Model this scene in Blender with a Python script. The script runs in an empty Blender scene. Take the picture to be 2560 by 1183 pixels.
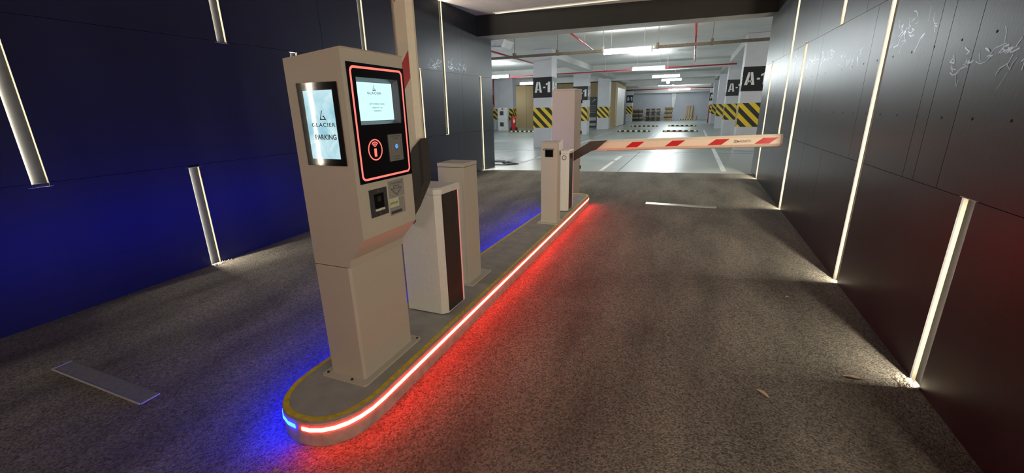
import bpy, bmesh, math, random
from mathutils import Matrix, Vector

# ------------------------------------------------------------------ camera, world, exposure
sc = bpy.context.scene
col = sc.collection
random.seed(7)
YAW, PIT, ROL = -0.39480748, -0.29347593, -0.02169382
CAM_H, F_PX = 1.75, 1052.62
fw = Vector((math.sin(YAW) * math.cos(PIT), math.cos(YAW) * math.cos(PIT), math.sin(PIT)))
r0 = Vector((math.cos(YAW), -math.sin(YAW), 0.0))
u0 = r0.cross(fw)
rt = r0 * math.cos(ROL) + u0 * math.sin(ROL)
up = -r0 * math.sin(ROL) + u0 * math.cos(ROL)
cd = bpy.data.cameras.new('camera')
cam = bpy.data.objects.new('camera', cd)
col.objects.link(cam)
cam.matrix_world = Matrix(((rt.x, up.x, -fw.x, 0), (rt.y, up.y, -fw.y, 0), (rt.z, up.z, -fw.z, CAM_H), (0, 0, 0, 1)))
cd.sensor_fit = 'HORIZONTAL'
cd.sensor_width = 36.0
cd.lens = F_PX * 36.0 / 2560.0
cd.clip_start, cd.clip_end = 0.05, 200
sc.camera = cam
w = bpy.data.worlds.new('night')
sc.world = w
w.use_nodes = True
w.node_tree.nodes['Background'].inputs[0].default_value = (0.25, 0.3, 0.4, 1)
w.node_tree.nodes['Background'].inputs[1].default_value = 0.004
sc.view_settings.view_transform = 'Standard'
sc.view_settings.look = 'None'
sc.view_settings.exposure = 0.0
sc.view_settings.gamma = 1.0
sc.view_settings.use_curve_mapping = False

WALL_LED = 420.0        # radiance of the LED tape inside the wall channels
TUBE = 90.0             # radiance of the garage tubes
RED_LED, BLUE_LED = 92.0, 210.0
S = 0.016               # the drive rises gently towards the garage
GF = 0.178              # level of the garage floor
IH = 0.16               # kerb height of the island
XL, XR = -5.12, 1.45    # faces of the cladding on both walls
CEIL = 3.97


def gz(y):
    return S * y


# soft red area light behind the viewpoint, standing in for an unseen red source
ld = bpy.data.lights.new('unseen_red_glow', 'AREA')
ld.shape = 'RECTANGLE'
ld.size, ld.size_y = 1.5, 0.25
ld.energy = 24.0
ld.color = (1.0, 0.27, 0.20)
lo = bpy.data.objects.new('unseen_red_glow', ld)
col.objects.link(lo)
lo.location = (-1.6, -4.2, 1.05)
lo.rotation_euler = (math.radians(90), 0, 0)
lo.rotation_euler = (Vector((-1.0, 6.0, 1.2)) - Vector(lo.location)).to_track_quat('-Z', 'Y').to_euler()


# ------------------------------------------------------------------ materials
MATS = {}


def mat(name, color, rough=0.6, metal=0.0, var=0.12, scale=8.0, bump=0.0, bscale=60.0, spec=0.5, stretch=None):
    """principled surface with noise-driven colour variation and optional fine bump"""
    m = bpy.data.materials.new(name)
    m.use_nodes = True
    nt = m.node_tree
    b = nt.nodes['Principled BSDF']
    b.inputs['Roughness'].default_value = rough
    b.inputs['Metallic'].default_value = metal
    b.inputs['Specular IOR Level'].default_value = spec
    tc = nt.nodes.new('ShaderNodeTexCoord')
    src = tc.outputs['Object']
    if stretch:
        mp = nt.nodes.new('ShaderNodeMapping')
        mp.inputs['Scale'].default_value = stretch
        nt.links.new(src, mp.inputs[0])
        src = mp.outputs[0]
    n = nt.nodes.new('ShaderNodeTexNoise')
    n.inputs['Scale'].default_value = scale
    n.inputs['Detail'].default_value = 4
    nt.links.new(src, n.inputs['Vector'])
    r = nt.nodes.new('ShaderNodeValToRGB')
    lo_, hi_ = 1 - var, 1 + var
    r.color_ramp.elements[0].position = 0.3
    r.color_ramp.elements[1].position = 0.7
    r.color_ramp.elements[0].color = tuple(c * lo_ for c in color[:3]) + (1,)
    r.color_ramp.elements[1].color = tuple(min(1, c * hi_) for c in color[:3]) + (1,)
    nt.links.new(n.outputs['Fac'], r.inputs[0])
    nt.links.new(r.outputs[0], b.inputs['Base Color'])
    if bump:
        n2 = nt.nodes.new('ShaderNodeTexNoise')
        n2.inputs['Scale'].default_value = bscale
        n2.inputs['Detail'].default_value = 3
        nt.links.new(src, n2.inputs['Vector'])
        bp = nt.nodes.new('ShaderNodeBump')
        bp.inputs['Strength'].default_value = bump
        bp.inputs['Distance'].default_value = 0.01
        nt.links.new(n2.outputs['Fac'], bp.inputs['Height'])
        nt.links.new(bp.outputs[0], b.inputs['Normal'])
    MATS[name] = m
    return m


def emit(name, color, strength):
    m = bpy.data.materials.new(name)
    m.use_nodes = True
    nt = m.node_tree
    nt.nodes.remove(nt.nodes['Principled BSDF'])
    e = nt.nodes.new('ShaderNodeEmission')
    e.inputs[0].default_value = tuple(color) + (1,)
    e.inputs[1].default_value = strength
    nt.links.new(e.outputs[0], nt.nodes['Material Output'].inputs[0])
    MATS[name] = m
    return m


mat('cladding', (0.021, 0.0235, 0.029), 0.36, 0, 0.16, 2.2, 0.05, 90, 0.28, (1, 1, 0.25))
mat('backing', (0.02, 0.02, 0.022), 0.9)
mat('alu', (0.55, 0.56, 0.55), 0.45, 0.15, 0.06, 30)
mat('alu_dull', (0.20, 0.205, 0.20), 0.5, 0.1, 0.15, 25)
mat('channel_back', (0.021, 0.0225, 0.022), 0.6, 0.0, 0.1, 25, spec=0.2)
mat('channel_cheek', (0.066, 0.059, 0.043), 0.6, 0.0, 0.05, 25, spec=0.2)
mat('ceiling_paint', (0.36, 0.34, 0.33), 0.9, 0, 0.08, 3, 0.1, 40)
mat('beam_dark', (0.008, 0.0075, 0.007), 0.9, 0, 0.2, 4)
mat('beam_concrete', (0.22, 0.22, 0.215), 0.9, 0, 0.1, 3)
mat('garage_ceiling', (0.66, 0.66, 0.64), 0.9, 0, 0.1, 0.6, 0.15, 12)
mat('garage_wall', (0.50, 0.52, 0.57), 0.8, 0, 0.06, 1.0)
mat('column_paint', (0.56, 0.57, 0.60), 0.55, 0, 0.05, 2.0)
mat('metal_cream', (0.49, 0.455, 0.385), 0.45, 0.0, 0.05, 220, 0.06, 500)
mat('metal_white', (0.66, 0.65, 0.60), 0.4, 0, 0.04, 40)
mat('metal_beige', (0.40, 0.34, 0.28), 0.5, 0, 0.05, 150)
mat('panel_dark', (0.035, 0.028, 0.026), 0.35, 0, 0.2, 20)
mat('glass_black', (0.006, 0.006, 0.008), 0.06, 0, 0.1, 5)
mat('bezel_grey', (0.10, 0.11, 0.13), 0.35, 0, 0.05, 12)
mat('channel_bright', (0.62, 0.63, 0.62), 0.22, 0.9, 0.05, 30)
mat('steel_plate', (0.30, 0.30, 0.29), 0.4, 0.5, 0.1, 120)
mat('dark_steel', (0.07, 0.072, 0.075), 0.45, 0.4, 0.15, 60)
mat('bracket_dark', (0.045, 0.040, 0.036), 0.6, 0.1, 0.15, 60)
mat('arm_white', (0.66, 0.59, 0.47), 0.4, 0, 0.03, 30)
mat('reflect_red', (0.45, 0.006, 0.012), 0.35, 0, 0.08, 200)
mat('black', (0.012, 0.012, 0.013), 0.5)
mat('rubber', (0.025, 0.025, 0.026), 0.75)
mat('print_dark', (0.03, 0.035, 0.045), 0.6)
mat('print_blue', (0.05, 0.16, 0.22), 0.6)
mat('white_paint', (0.78, 0.79, 0.78), 0.6)
mat('yellow_paint', (0.62, 0.44, 0.03), 0.6, 0, 0.25, 30)
mat('yellow_bright', (0.85, 0.62, 0.10), 0.5, 0, 0.1, 20)
mat('pale_yellow', (0.80, 0.74, 0.38), 0.5)
mat('island_grey', (0.30, 0.295, 0.28), 0.8, 0, 0.14, 7, 0.15, 160)
mat('kerb_concrete', (0.34, 0.32, 0.29), 0.85, 0, 0.2, 14, 0.3, 120)
mat('tan_board', (0.44, 0.33, 0.18), 0.7, 0, 0.08, 30, 0, 60, 0.4, (6, 6, 0.6))
mat('pipe_red', (0.42, 0.035, 0.05), 0.35)
mat('tray_brown', (0.20, 0.17, 0.13), 0.6, 0.3, 0.2, 18)
mat('galvanised', (0.45, 0.46, 0.45), 0.4, 0.5, 0.1, 12)
mat('extinguisher_red', (0.62, 0.03, 0.02), 0.3)
mat('pallet_dark', (0.06, 0.05, 0.04), 0.85, 0, 0.4, 3)
mat('pallet_wood', (0.32, 0.24, 0.13), 0.8, 0, 0.3, 4)
mat('timber', (0.50, 0.38, 0.22), 0.7, 0, 0.15, 5)
mat('leaf_dry', (0.38, 0.30, 0.20), 0.8, 0, 0.2, 60)
mat('plaster', (0.24, 0.23, 0.19), 0.9, 0, 0.3, 60)
mat('chalk', (0.19, 0.21, 0.24), 0.32, 0.6, 0.15, 60)
mat('sticker_grey', (0.27, 0.26, 0.24), 0.6, 0, 0.15, 90)
mat('sticker_white', (0.55, 0.54, 0.46), 0.6, 0, 0.08, 60)
mat('green_ink', (0.22, 0.40, 0.03), 0.6, 0, 0.2, 90)
mat('banner', (0.035, 0.045, 0.05), 0.5)
mat('joint', (0.16, 0.17, 0.17), 0.8)
emit('led_wall', (1.0, 0.875, 0.68), WALL_LED)
emit('led_ceiling', (1.0, 0.86, 0.66), 9.0)
emit('led_red', (1.0, 0.022, 0.013), RED_LED)
emit('led_blue', (0.0010, 0.0045, 1.0), BLUE_LED)
emit('tube_white', (0.90, 0.98, 1.0), TUBE)
emit('icon_red', (1.0, 0.16, 0.13), 1.6)
emit('edge_red', (1.0, 0.30, 0.26), 0.75)
emit('icon_blue', (0.05, 0.28, 1.0), 2.2)
emit('touch_screen', (0.62, 0.97, 1.0), 1.15)
emit('mirror_lamp', (0.95, 0.98, 1.0), 6.0)


def asphalt():
    m = bpy.data.materials.new('asphalt')
    m.use_nodes = True
    nt = m.node_tree
    b = nt.nodes['Principled BSDF']
    b.inputs['Roughness'].default_value = 0.85
    b.inputs['Specular IOR Level'].default_value = 0.3
    tc = nt.nodes.new('ShaderNodeTexCoord')
    big = nt.nodes.new('ShaderNodeTexNoise')
    big.inputs['Scale'].default_value = 1.6
    big.inputs['Detail'].default_value = 5
    mp = nt.nodes.new('ShaderNodeMapping')
    mp.inputs['Scale'].default_value = (1.6, 0.45, 1)
    nt.links.new(tc.outputs['Object'], mp.inputs[0])
    nt.links.new(mp.outputs[0], big.inputs['Vector'])
    r1 = nt.nodes.new('ShaderNodeValToRGB')
    r1.color_ramp.elements[0].position = 0.32
    r1.color_ramp.elements[1].position = 0.70
    r1.color_ramp.elements[0].color = (0.092, 0.090, 0.081, 1)
    r1.color_ramp.elements[1].color = (0.186, 0.178, 0.157, 1)
    nt.links.new(big.outputs['Fac'], r1.inputs[0])
    v = nt.nodes.new('ShaderNodeTexVoronoi')
    v.inputs['Scale'].default_value = 105
    nt.links.new(tc.outputs['Object'], v.inputs['Vector'])
    r2 = nt.nodes.new('ShaderNodeValToRGB')
    r2.color_ramp.elements[0].color = (0.22, 0.22, 0.22, 1)
    r2.color_ramp.elements[1].color = (1.95, 1.9, 1.8, 1)
    nt.links.new(v.outputs['Color'], r2.inputs[0])
    mx = nt.nodes.new('ShaderNodeMix')
    mx.data_type = 'RGBA'
    mx.blend_type = 'MULTIPLY'
    mx.inputs['Factor'].default_value = 0.85
    nt.links.new(r1.outputs[0], mx.inputs['A'])
    nt.links.new(r2.outputs[0], mx.inputs['B'])
    nt.links.new(mx.outputs['Result'], b.inputs['Base Color'])
    bp = nt.nodes.new('ShaderNodeBump')
    bp.inputs['Strength'].default_value = 0.9
    bp.inputs['Distance'].default_value = 0.006
    bp.invert = True
    nt.links.new(v.outputs['Distance'], bp.inputs['Height'])
    nt.links.new(bp.outputs[0], b.inputs['Normal'])
    MATS['asphalt'] = m


asphalt()


def epoxy():
    m = bpy.data.materials.new('epoxy_floor')
    m.use_nodes = True
    nt = m.node_tree
    b = nt.nodes['Principled BSDF']
    tc = nt.nodes.new('ShaderNodeTexCoord')
    n = nt.nodes.new('ShaderNodeTexNoise')
    n.inputs['Scale'].default_value = 0.7
    n.inputs['Detail'].default_value = 6
    nt.links.new(tc.outputs['Object'], n.inputs['Vector'])
    r = nt.nodes.new('ShaderNodeValToRGB')
    r.color_ramp.elements[0].position = 0.35
    r.color_ramp.elements[1].position = 0.68
    r.color_ramp.elements[0].color = (0.32, 0.36, 0.355, 1)
    r.color_ramp.elements[1].color = (0.42, 0.46, 0.445, 1)
    nt.links.new(n.outputs['Fac'], r.inputs[0])
    nt.links.new(r.outputs[0], b.inputs['Base Color'])
    r2 = nt.nodes.new('ShaderNodeMapRange')
    r2.inputs['To Min'].default_value = 0.22
    r2.inputs['To Max'].default_value = 0.42
    nt.links.new(n.outputs['Fac'], r2.inputs['Value'])
    nt.links.new(r2.outputs[0], b.inputs['Roughness'])
    MATS['epoxy_floor'] = m


epoxy()


def stripes(name, c1, c2, width, vec):
    """flat diagonal print: alternating bands along vec in object space"""
    m = bpy.data.materials.new(name)
    m.use_nodes = True
    nt = m.node_tree
    b = nt.nodes['Principled BSDF']
    b.inputs['Roughness'].default_value = 0.5
    tc = nt.nodes.new('ShaderNodeTexCoord')
    d = nt.nodes.new('ShaderNodeVectorMath')
    d.operation = 'DOT_PRODUCT'
    d.inputs[1].default_value = [x / (2 * width) for x in vec]
    nt.links.new(tc.outputs['Object'], d.inputs[0])
    fr = nt.nodes.new('ShaderNodeMath')
    fr.operation = 'FRACT'
    nt.links.new(d.outputs['Value'], fr.inputs[0])
    gt = nt.nodes.new('ShaderNodeMath')
    gt.operation = 'GREATER_THAN'
    gt.inputs[1].default_value = 0.5
    nt.links.new(fr.outputs[0], gt.inputs[0])
    mx = nt.nodes.new('ShaderNodeMix')
    mx.data_type = 'RGBA'
    mx.inputs['A'].default_value = c1 + (1,)
    mx.inputs['B'].default_value = c2 + (1,)
    nt.links.new(gt.outputs[0], mx.inputs['Factor'])
    nt.links.new(mx.outputs['Result'], b.inputs['Base Color'])
    MATS[name] = m


stripes('hazard', (0.78, 0.55, 0.03), (0.03, 0.028, 0.026), 0.135, (0.7071, 0.7071, 0.7071))


def sky_display():
    """the advertising display: pale blue clouds, lit from inside"""
    m = bpy.data.materials.new('cloud_display')
    m.use_nodes = True
    nt = m.node_tree
    nt.nodes.remove(nt.nodes['Principled BSDF'])
    tc = nt.nodes.new('ShaderNodeTexCoord')
    n = nt.nodes.new('ShaderNodeTexNoise')
    n.inputs['Scale'].default_value = 9
    n.inputs['Detail'].default_value = 5
    n.inputs['Distortion'].default_value = 0.8
    nt.links.new(tc.outputs['Object'], n.inputs['Vector'])
    r = nt.nodes.new('ShaderNodeValToRGB')
    r.color_ramp.elements[0].position = 0.33
    r.color_ramp.elements[1].position = 0.62
    r.color_ramp.elements[0].color = (0.33, 0.66, 0.78, 1)
    r.color_ramp.elements[1].color = (0.70, 0.95, 1.0, 1)
    nt.links.new(n.outputs['Fac'], r.inputs[0])
    e = nt.nodes.new('ShaderNodeEmission')
    e.inputs[1].default_value = 0.95
    nt.links.new(r.outputs[0], e.inputs[0])
    g = nt.nodes.new('ShaderNodeBsdfGlossy')
    g.inputs['Roughness'].default_value = 0.03
    fr = nt.nodes.new('ShaderNodeFresnel')
    fr.inputs[0].default_value = 1.5
    mx = nt.nodes.new('ShaderNodeMixShader')
    nt.links.new(fr.outputs[0], mx.inputs[0])
    nt.links.new(e.outputs[0], mx.inputs[1])
    nt.links.new(g.outputs[0], mx.inputs[2])
    nt.links.new(mx.outputs[0], nt.nodes['Material Output'].inputs[0])
    MATS['cloud_display'] = m


sky_display()


# ------------------------------------------------------------------ mesh helpers
class MB:
    def __init__(self):
        self.v, self.f = [], []

    def add(self, vs, fs):
        k = len(self.v)
        self.v += [tuple(p) for p in vs]
        self.f += [tuple(i + k for i in f) for f in fs]
        return self

    def box(self, x0, x1, y0, y1, z0, z1):
        return self.add([(x0, y0, z0), (x1, y0, z0), (x1, y1, z0), (x0, y1, z0), (x0, y0, z1), (x1, y0, z1), (x1, y1, z1), (x0, y1, z1)],
                        [(0, 3, 2, 1), (4, 5, 6, 7), (0, 1, 5, 4), (1, 2, 6, 5), (2, 3, 7, 6), (3, 0, 4, 7)])

    def loft(self, rings, cap=True, closed=True):
        n = len(rings[0])
        vs = [p for r in rings for p in r]
        fs = []
        for i in range(len(rings) - 1):
            for j in range(n if closed else n - 1):
                a, b = i * n + j, i * n + (j + 1) % n
                fs.append((a, b, b + n, a + n))
        if cap:
            fs.append(tuple(range(n - 1, -1, -1)))
            fs.append(tuple((len(rings) - 1) * n + j for j in range(n)))
        return self.add(vs, fs)

    def prism_y(self, poly, y0, y1):            # poly in (x, z)
        return self.loft([[(x, y0, z) for x, z in poly], [(x, y1, z) for x, z in poly]])

    def prism_x(self, poly, x0, x1):            # poly in (y, z)
        return self.loft([[(x0, y, z) for y, z in poly], [(x1, y, z) for y, z in poly]])

    def prism_z(self, poly, z0, z1):            # poly in (x, y)
        f0 = z0 if callable(z0) else (lambda x, y: z0)
        f1 = z1 if callable(z1) else (lambda x, y: z1)
        return self.loft([[(x, y, f0(x, y)) for x, y in poly], [(x, y, f1(x, y)) for x, y in poly]])

    def tube(self, pts, r, n=8):
        rings = []
        pts = [Vector(p) for p in pts]
        for i, p in enumerate(pts):
            a = pts[max(i - 1, 0)]
            b = pts[min(i + 1, len(pts) - 1)]
            d = (b - a).normalized()
            h = Vector((0, 0, 1)) if abs(d.z) < 0.9 else Vector((1, 0, 0))
            s = d.cross(h).normalized()
            t = s.cross(d)
            rr = r[i] if isinstance(r, (list, tuple)) else r
            rings.append([p + s * (rr * math.cos(2 * math.pi * k / n)) + t * (rr * math.sin(2 * math.pi * k / n)) for k in range(n)])
        return self.loft(rings)

    def cyl(self, c, axis, r, h, n=16):
        c = Vector(c)
        a = Vector(axis).normalized()
        return self.tube([c, c + a * h], r, n)

    def ring(self, o, R, U, r0, r1, t, n=40, sx=1.0):
        """flat annulus with thickness t on a face spanned by R, U at o"""
        o, R, U = Vector(o), Vector(R), Vector(U)
        N = R.cross(U)
        rings = []
        for k in range(n + 1):
            a = 2 * math.pi * k / n
            d = R * (math.cos(a) * sx) + U * math.sin(a)
            rings.append([o + d * r0, o + d * r1, o + d * r1 + N * t, o + d * r0 + N * t])
        return self.loft(rings, cap=False)

    def plate(self, o, R, U, poly, t):
        """outline poly (r, u) on a face spanned by R, U at o, with thickness t outwards"""
        o, R, U = Vector(o), Vector(R), Vector(U)
        N = R.cross(U)
        b = [o + R * p[0] + U * p[1] for p in poly]
        return self.loft([b, [p + N * t for p in b]])


def mesh_of(mb, name, off=(0, 0, 0), smooth=False):
    me = bpy.data.meshes.new(name)
    ox, oy, oz = off
    me.from_pydata([(x - ox, y - oy, z - oz) for x, y, z in mb.v], [], mb.f)
    me.validate()
    bm = bmesh.new()
    bm.from_mesh(me)
    bmesh.ops.recalc_face_normals(bm, faces=bm.faces)
    bm.to_mesh(me)
    bm.free()
    if smooth:
        for p in me.polygons:
            p.use_smooth = True
    return me


def root_loc(o):
    while o.parent:
        o = o.parent
    return tuple(o.location)


def part(name, mb, m, parent, smooth=False, label=None, kind=None, bevel=0.0):
    me = mesh_of(mb, name, root_loc(parent), smooth)
    me.materials.append(MATS[m])
    o = bpy.data.objects.new(name, me)
    col.objects.link(o)
    o.parent = parent
    if label:
        o['label'] = label
    if kind:
        o['kind'] = kind
    if bevel:
        bv = o.modifiers.new('bevel', 'BEVEL')
        bv.width = bevel
        bv.segments = 2
        bv.limit_method = 'ANGLE'
    return o


def thing(name, label, cat, loc, group=None):
    o = bpy.data.objects.new(name, None)
    o.empty_display_size = 0.1
    col.objects.link(o)
    o.location = loc
    o['label'], o['category'] = label, cat
    if group:
        o['group'] = group
    return o


def single(name, mb, m, label, cat, loc, group=None, smooth=False, kind=None):
    me = mesh_of(mb, name, loc, smooth)
    me.materials.append(MATS[m])
    o = bpy.data.objects.new(name, me)
    col.objects.link(o)
    o.location = loc
    o['label'], o['category'] = label, cat
    if group:
        o['group'] = group
    if kind:
        o['kind'] = kind
    return o


def struct(name, mb, m, label=None):
    me = mesh_of(mb, name)
    me.materials.append(MATS[m])
    o = bpy.data.objects.new(name, me)
    col.objects.link(o)
    o['kind'] = 'structure'
    if label:
        o['label'] = label
    return o


def text_mb(s, o, R, U, width=None, height=None, t=0.0006, bold=0.0, align='CENTER', spacing=1.0):
    """lettering on a face: o = centre of the line, R/U = reading and up directions"""
    cu = bpy.data.curves.new('txt', 'FONT')
    cu.body = s
    cu.align_x = 'LEFT'
    cu.size = 1.0
    cu.offset = bold
    cu.space_character = spacing
    cu.resolution_u = 3
    ob = bpy.data.objects.new('txt', cu)
    col.objects.link(ob)
    dg = bpy.context.evaluated_depsgraph_get()
    me = bpy.data.meshes.new_from_object(ob.evaluated_get(dg))
    bpy.data.objects.remove(ob)
    bpy.data.curves.remove(cu)
    xs = [v.co.x for v in me.vertices]
    ys = [v.co.y for v in me.vertices]
    x0, x1, y0, y1 = min(xs), max(xs), min(ys), max(ys)
    sx = width / (x1 - x0) if width else None
    sy = height / (y1 - y0) if height else None
    sx = sx or sy
    sy = sy or sx
    o, R, U = Vector(o), Vector(R), Vector(U)
    N = R.cross(U)
    mb = MB()
    mb.add([o + R * ((v.co.x - (x0 + x1) / 2) * sx) + U * ((v.co.y - (y0 + y1) / 2) * sy) + N * t for v in me.vertices],
           [tuple(p.vertices) for p in me.polygons])
    bpy.data.meshes.remove(me)
    return mb


def raw_part(name, mb, m, parent, label=None):
    """lettering: keep the face direction, no normal recalculation"""
    me = bpy.data.meshes.new(name)
    ox, oy, oz = root_loc(parent)
    me.from_pydata([(x - ox, y - oy, z - oz) for x, y, z in mb.v], [], mb.f)
    me.materials.append(MATS[m])
    o = bpy.data.objects.new(name, me)
    col.objects.link(o)
    o.parent = parent
    if label:
        o['label'] = label
    return o


def rrect(x0, x1, y0, y1, r, n=6):
    out = []
    for cx, cy, a0 in ((x1 - r, y0 + r, -90), (x1 - r, y1 - r, 0), (x0 + r, y1 - r, 90), (x0 + r, y0 + r, 180)):
        for k in range(n + 1):
            a = math.radians(a0 + 90 * k / n)
            out.append((cx + r * math.cos(a), cy + r * math.sin(a)))
    return out


EX, EY, EZ = Vector((1, 0, 0)), Vector((0, 1, 0)), Vector((0, 0, 1))


def frame_mb(o, R, U, outer, inner, t):
    """flat frame between two outlines with the same count of points"""
    mb = MB()
    o, R, U = Vector(o), Vector(R), Vector(U)
    N = R.cross(U)
    n = len(outer)
    rings = []
    for k in range(n + 1):
        a, b = outer[k % n], inner[k % n]
        pa, pb = o + R * a[0] + U * a[1], o + R * b[0] + U * b[1]
        rings.append([pa, pb, pb + N * t, pa + N * t])
    return mb.loft(rings, cap=False)


# ------------------------------------------------------------------ the setting: drive
def edge_y(x):
    return 10.42 + (x + 5.12) * 0.132


mb = MB()
ys = [-6, 0, 3, 6, 9]
xs = [XL - 0.1, -3.5, -1.8, 0, XR + 0.1]
vs, fs = [], []
for y in ys:
    for x in xs:
        vs.append((x, y, gz(y)))
for x in xs:
    vs.append((x, edge_y(x), GF + 0.001))
n = len(xs)
for i in range(len(ys)):
    for j in range(n - 1):
        fs.append((i * n + j, i * n + j + 1, (i + 1) * n + j + 1, (i + 1) * n + j))
mb.add(vs, fs)
drive = struct('floor', mb, 'asphalt', 'dark coarse asphalt drive between the two dark walls')
mb = MB()
mb.add([(XL - 0.4, edge_y(XL - 0.4), GF), (XR + 0.3, edge_y(XR + 0.3), GF), (9, edge_y(XR), GF), (9, 54, GF), (-26, 54, GF), (-26, edge_y(XL), GF)], [(0, 1, 2, 3, 4, 5)])
gfloor = struct('floor_garage', mb, 'epoxy_floor', 'pale grey-green polished garage floor')

# ------------------------------------------------------------------ clad walls with light channels
CH_W, CH_D = 0.11, 0.020
T_PANEL = 0.03
# (far edge y, z0 or None for ground, z1, label)
STRIPS_L = [
    (1.84, 1.195, CEIL, 'tall light channel high on the left wall, cut by the left picture edge'),
    (3.09, None, 1.20, 'short light channel standing on the drive at the left wall, left of the screen kiosk'),
    (3.715, 2.555, CEIL, 'light channel hanging high on the left wall above the short floor channel'),
    (4.70, None, 2.555, 'light channel on the left wall whose top tip shows over the screen kiosk roof'),
    (6.15, 1.225, CEIL, 'upper light channel on the left wall just left of the raised barrier arm'),
    (7.70, None, 2.57, 'light channel on the left wall right behind the raised barrier arm'),
    (8.655, 1.228, CEIL, 'light channel rising to the ceiling on the left wall across the white scuffs'),
    (10.44, None, 2.575, 'last light channel on the left wall before the garage opening'),
    (-1.40, 1.0, 2.57, 'tall light channel on the left wall behind the viewpoint')]
STRIPS_R = [
    (3.09, None, 1.228, 'short light channel on the right wall with grit at its foot, nearest the viewer'),
    (4.77, None, CEIL, 'full height light channel on the right wall, second from the viewer'),
    (6.19, 2.57, CEIL, 'high short light channel on the right wall, ending above the panel joint'),
    (7.80, None, 2.59, 'light channel on the right wall standing right of the barrier arm tip'),
    (8.85, 1.225, CEIL, 'light channel on the right wall ending just above the barrier arm tip'),
    (10.68, None, 2.59, 'last light channel on the right wall, crossed by the lowered barrier arm'),
    (1.45, 1.225, CEIL, 'upper light channel on the right wall beside the viewpoint'),
    (0.0, None, 2.57, 'light channel on the right wall behind the viewpoint'),
    (-1.5, 1.225, CEIL, 'upper light channel on the right wall further behind the viewpoint')]


def light_channel(sx, face, y1, z0, z1, label):
    """recessed aluminium channel; sx = +1 when the wall faces +x. LED tape on the near cheek shines along the wall."""
    zb = gz(y1) if z0 is None else z0
    y0 = y1 - CH_W
    root = thing('light_channel', label, 'light', (face, y1 - CH_W / 2, zb), 'recessed light channels in the dark walls')
    X = lambda d: face - sx * d
    e = 0.002

    def bx(d0, d1, ya, yb, za, zb_):
        a, b = sorted((X(d0), X(d1)))
        return MB().box(a, b, ya, yb, za, zb_)
    part('back_plate', bx(CH_D, CH_D + e, y0, y1, zb, z1), 'channel_back', root)
    part('far_cheek', bx(-0.001, CH_D, y1 - e, y1, zb, z1), 'channel_cheek', root)
    part('light_baffle', bx(-0.010, -0.001, y1 - e, y1 + 0.001, zb, z1), 'backing', root)  # dark baffle added to cut the tape's light close to the wall
    part('near_cheek', bx(-0.0005, CH_D, y0, y0 + e, zb, z1), 'alu_dull', root)
    m = MB()
    ya, yb = y0 + e + 0.0015, y0 + e + 0.0045
    m.add([(X(0.0095), ya, zb + 0.01), (X(0.0190), yb, zb + 0.01), (X(0.0190), yb, z1 - 0.01), (X(0.0095), ya, z1 - 0.01)], [(0, 1, 2, 3)])
    part('led_tape', m, 'led_wall', root)
    if z0 is not None:
        part('end_cap', bx(-0.012, CH_D, y0 - 0.03, y1 + 0.02, zb - 0.003, zb), 'alu', root)
    if z1 < CEIL - 0.1:
        part('end_cap', bx(-0.012, CH_D, y0 - 0.03, y1 + 0.02, z1, z1 + 0.003), 'alu', root)
    return root


for L in STRIPS_L:
    light_channel(1, XL, *L)
for L in STRIPS_R:
    light_channel(-1, XR, *L)

Y_BACK = -4.6
ROWS = [(-0.1, 1.225), (1.225, 2.57), (2.57, CEIL)]


def clad_wall(name, sx, face, y_end, strips, joints, label):
    a, b = sorted((face - sx * (T_PANEL + 0.004), face - sx * 0.30))
    wall = struct(name, MB().box(a, b, Y_BACK, y_end, -0.15, CEIL + 0.3), 'backing', label)
    for ri, (z0, z1) in enumerate(ROWS):
        gaps = []
        for s in strips:
            zb = -0.2 if s[1] is None else s[1]
            if zb < z1 - 0.2 and s[2] > z0 + 0.2:
                gaps.append((s[0] - CH_W, s[0]))
        for j in joints[ri]:
            gaps.append((j - 0.0025, j + 0.0025))
        gaps.sort()
        ya = Y_BACK
        for g0, g1 in gaps + [(y_end, y_end)]:
            if g0 - ya > 0.05:
                p0, p1 = sorted((face, face - sx * T_PANEL))
                pm = MB().box(p0, p1, ya, g0, z0 + 0.0018, z1 - 0.0018)
                part('cladding_panel', pm, 'cladding', wall)
            ya = g1
    return wall


wl = clad_wall('wall_left', 1, XL, 11.12, STRIPS_L,
               [[-2.2, -0.6, 1.2, 5.5, 9.1], [-2.2, 1.0, 5.4, 9.4], [-2.2, 0.6, 5.2, 7.2, 9.5]],
               'dark anthracite clad wall along the left lane')
wr = clad_wall('wall_right', -1, XR, 11.6, STRIPS_R,
               [[-2.0, 1.6, 6.0, 6.885, 9.3], [-2.0, 2.2, 3.40, 3.72, 3.88, 5.075, 6.85, 8.3, 9.8], [-2.0, 2.3, 3.9, 5.4, 7.2, 9.6]],
               'dark anthracite clad wall along the right lane')

# rows of fixing screws and pale scuffs on the cladding
mb = MB()
y = 2.90
while y < 11.3:
    for z in (2.09, 1.645):
        if not any(s[0] - CH_W - 0.03 < y < s[0] + 0.03 for s in STRIPS_R):
            mb.cyl((XR + 0.002, y, z), (-1, 0, 0), 0.008, 0.0032, 8)
    y += 0.326
part('screw_head', mb, 'backing', wr, kind='stuff')


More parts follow.
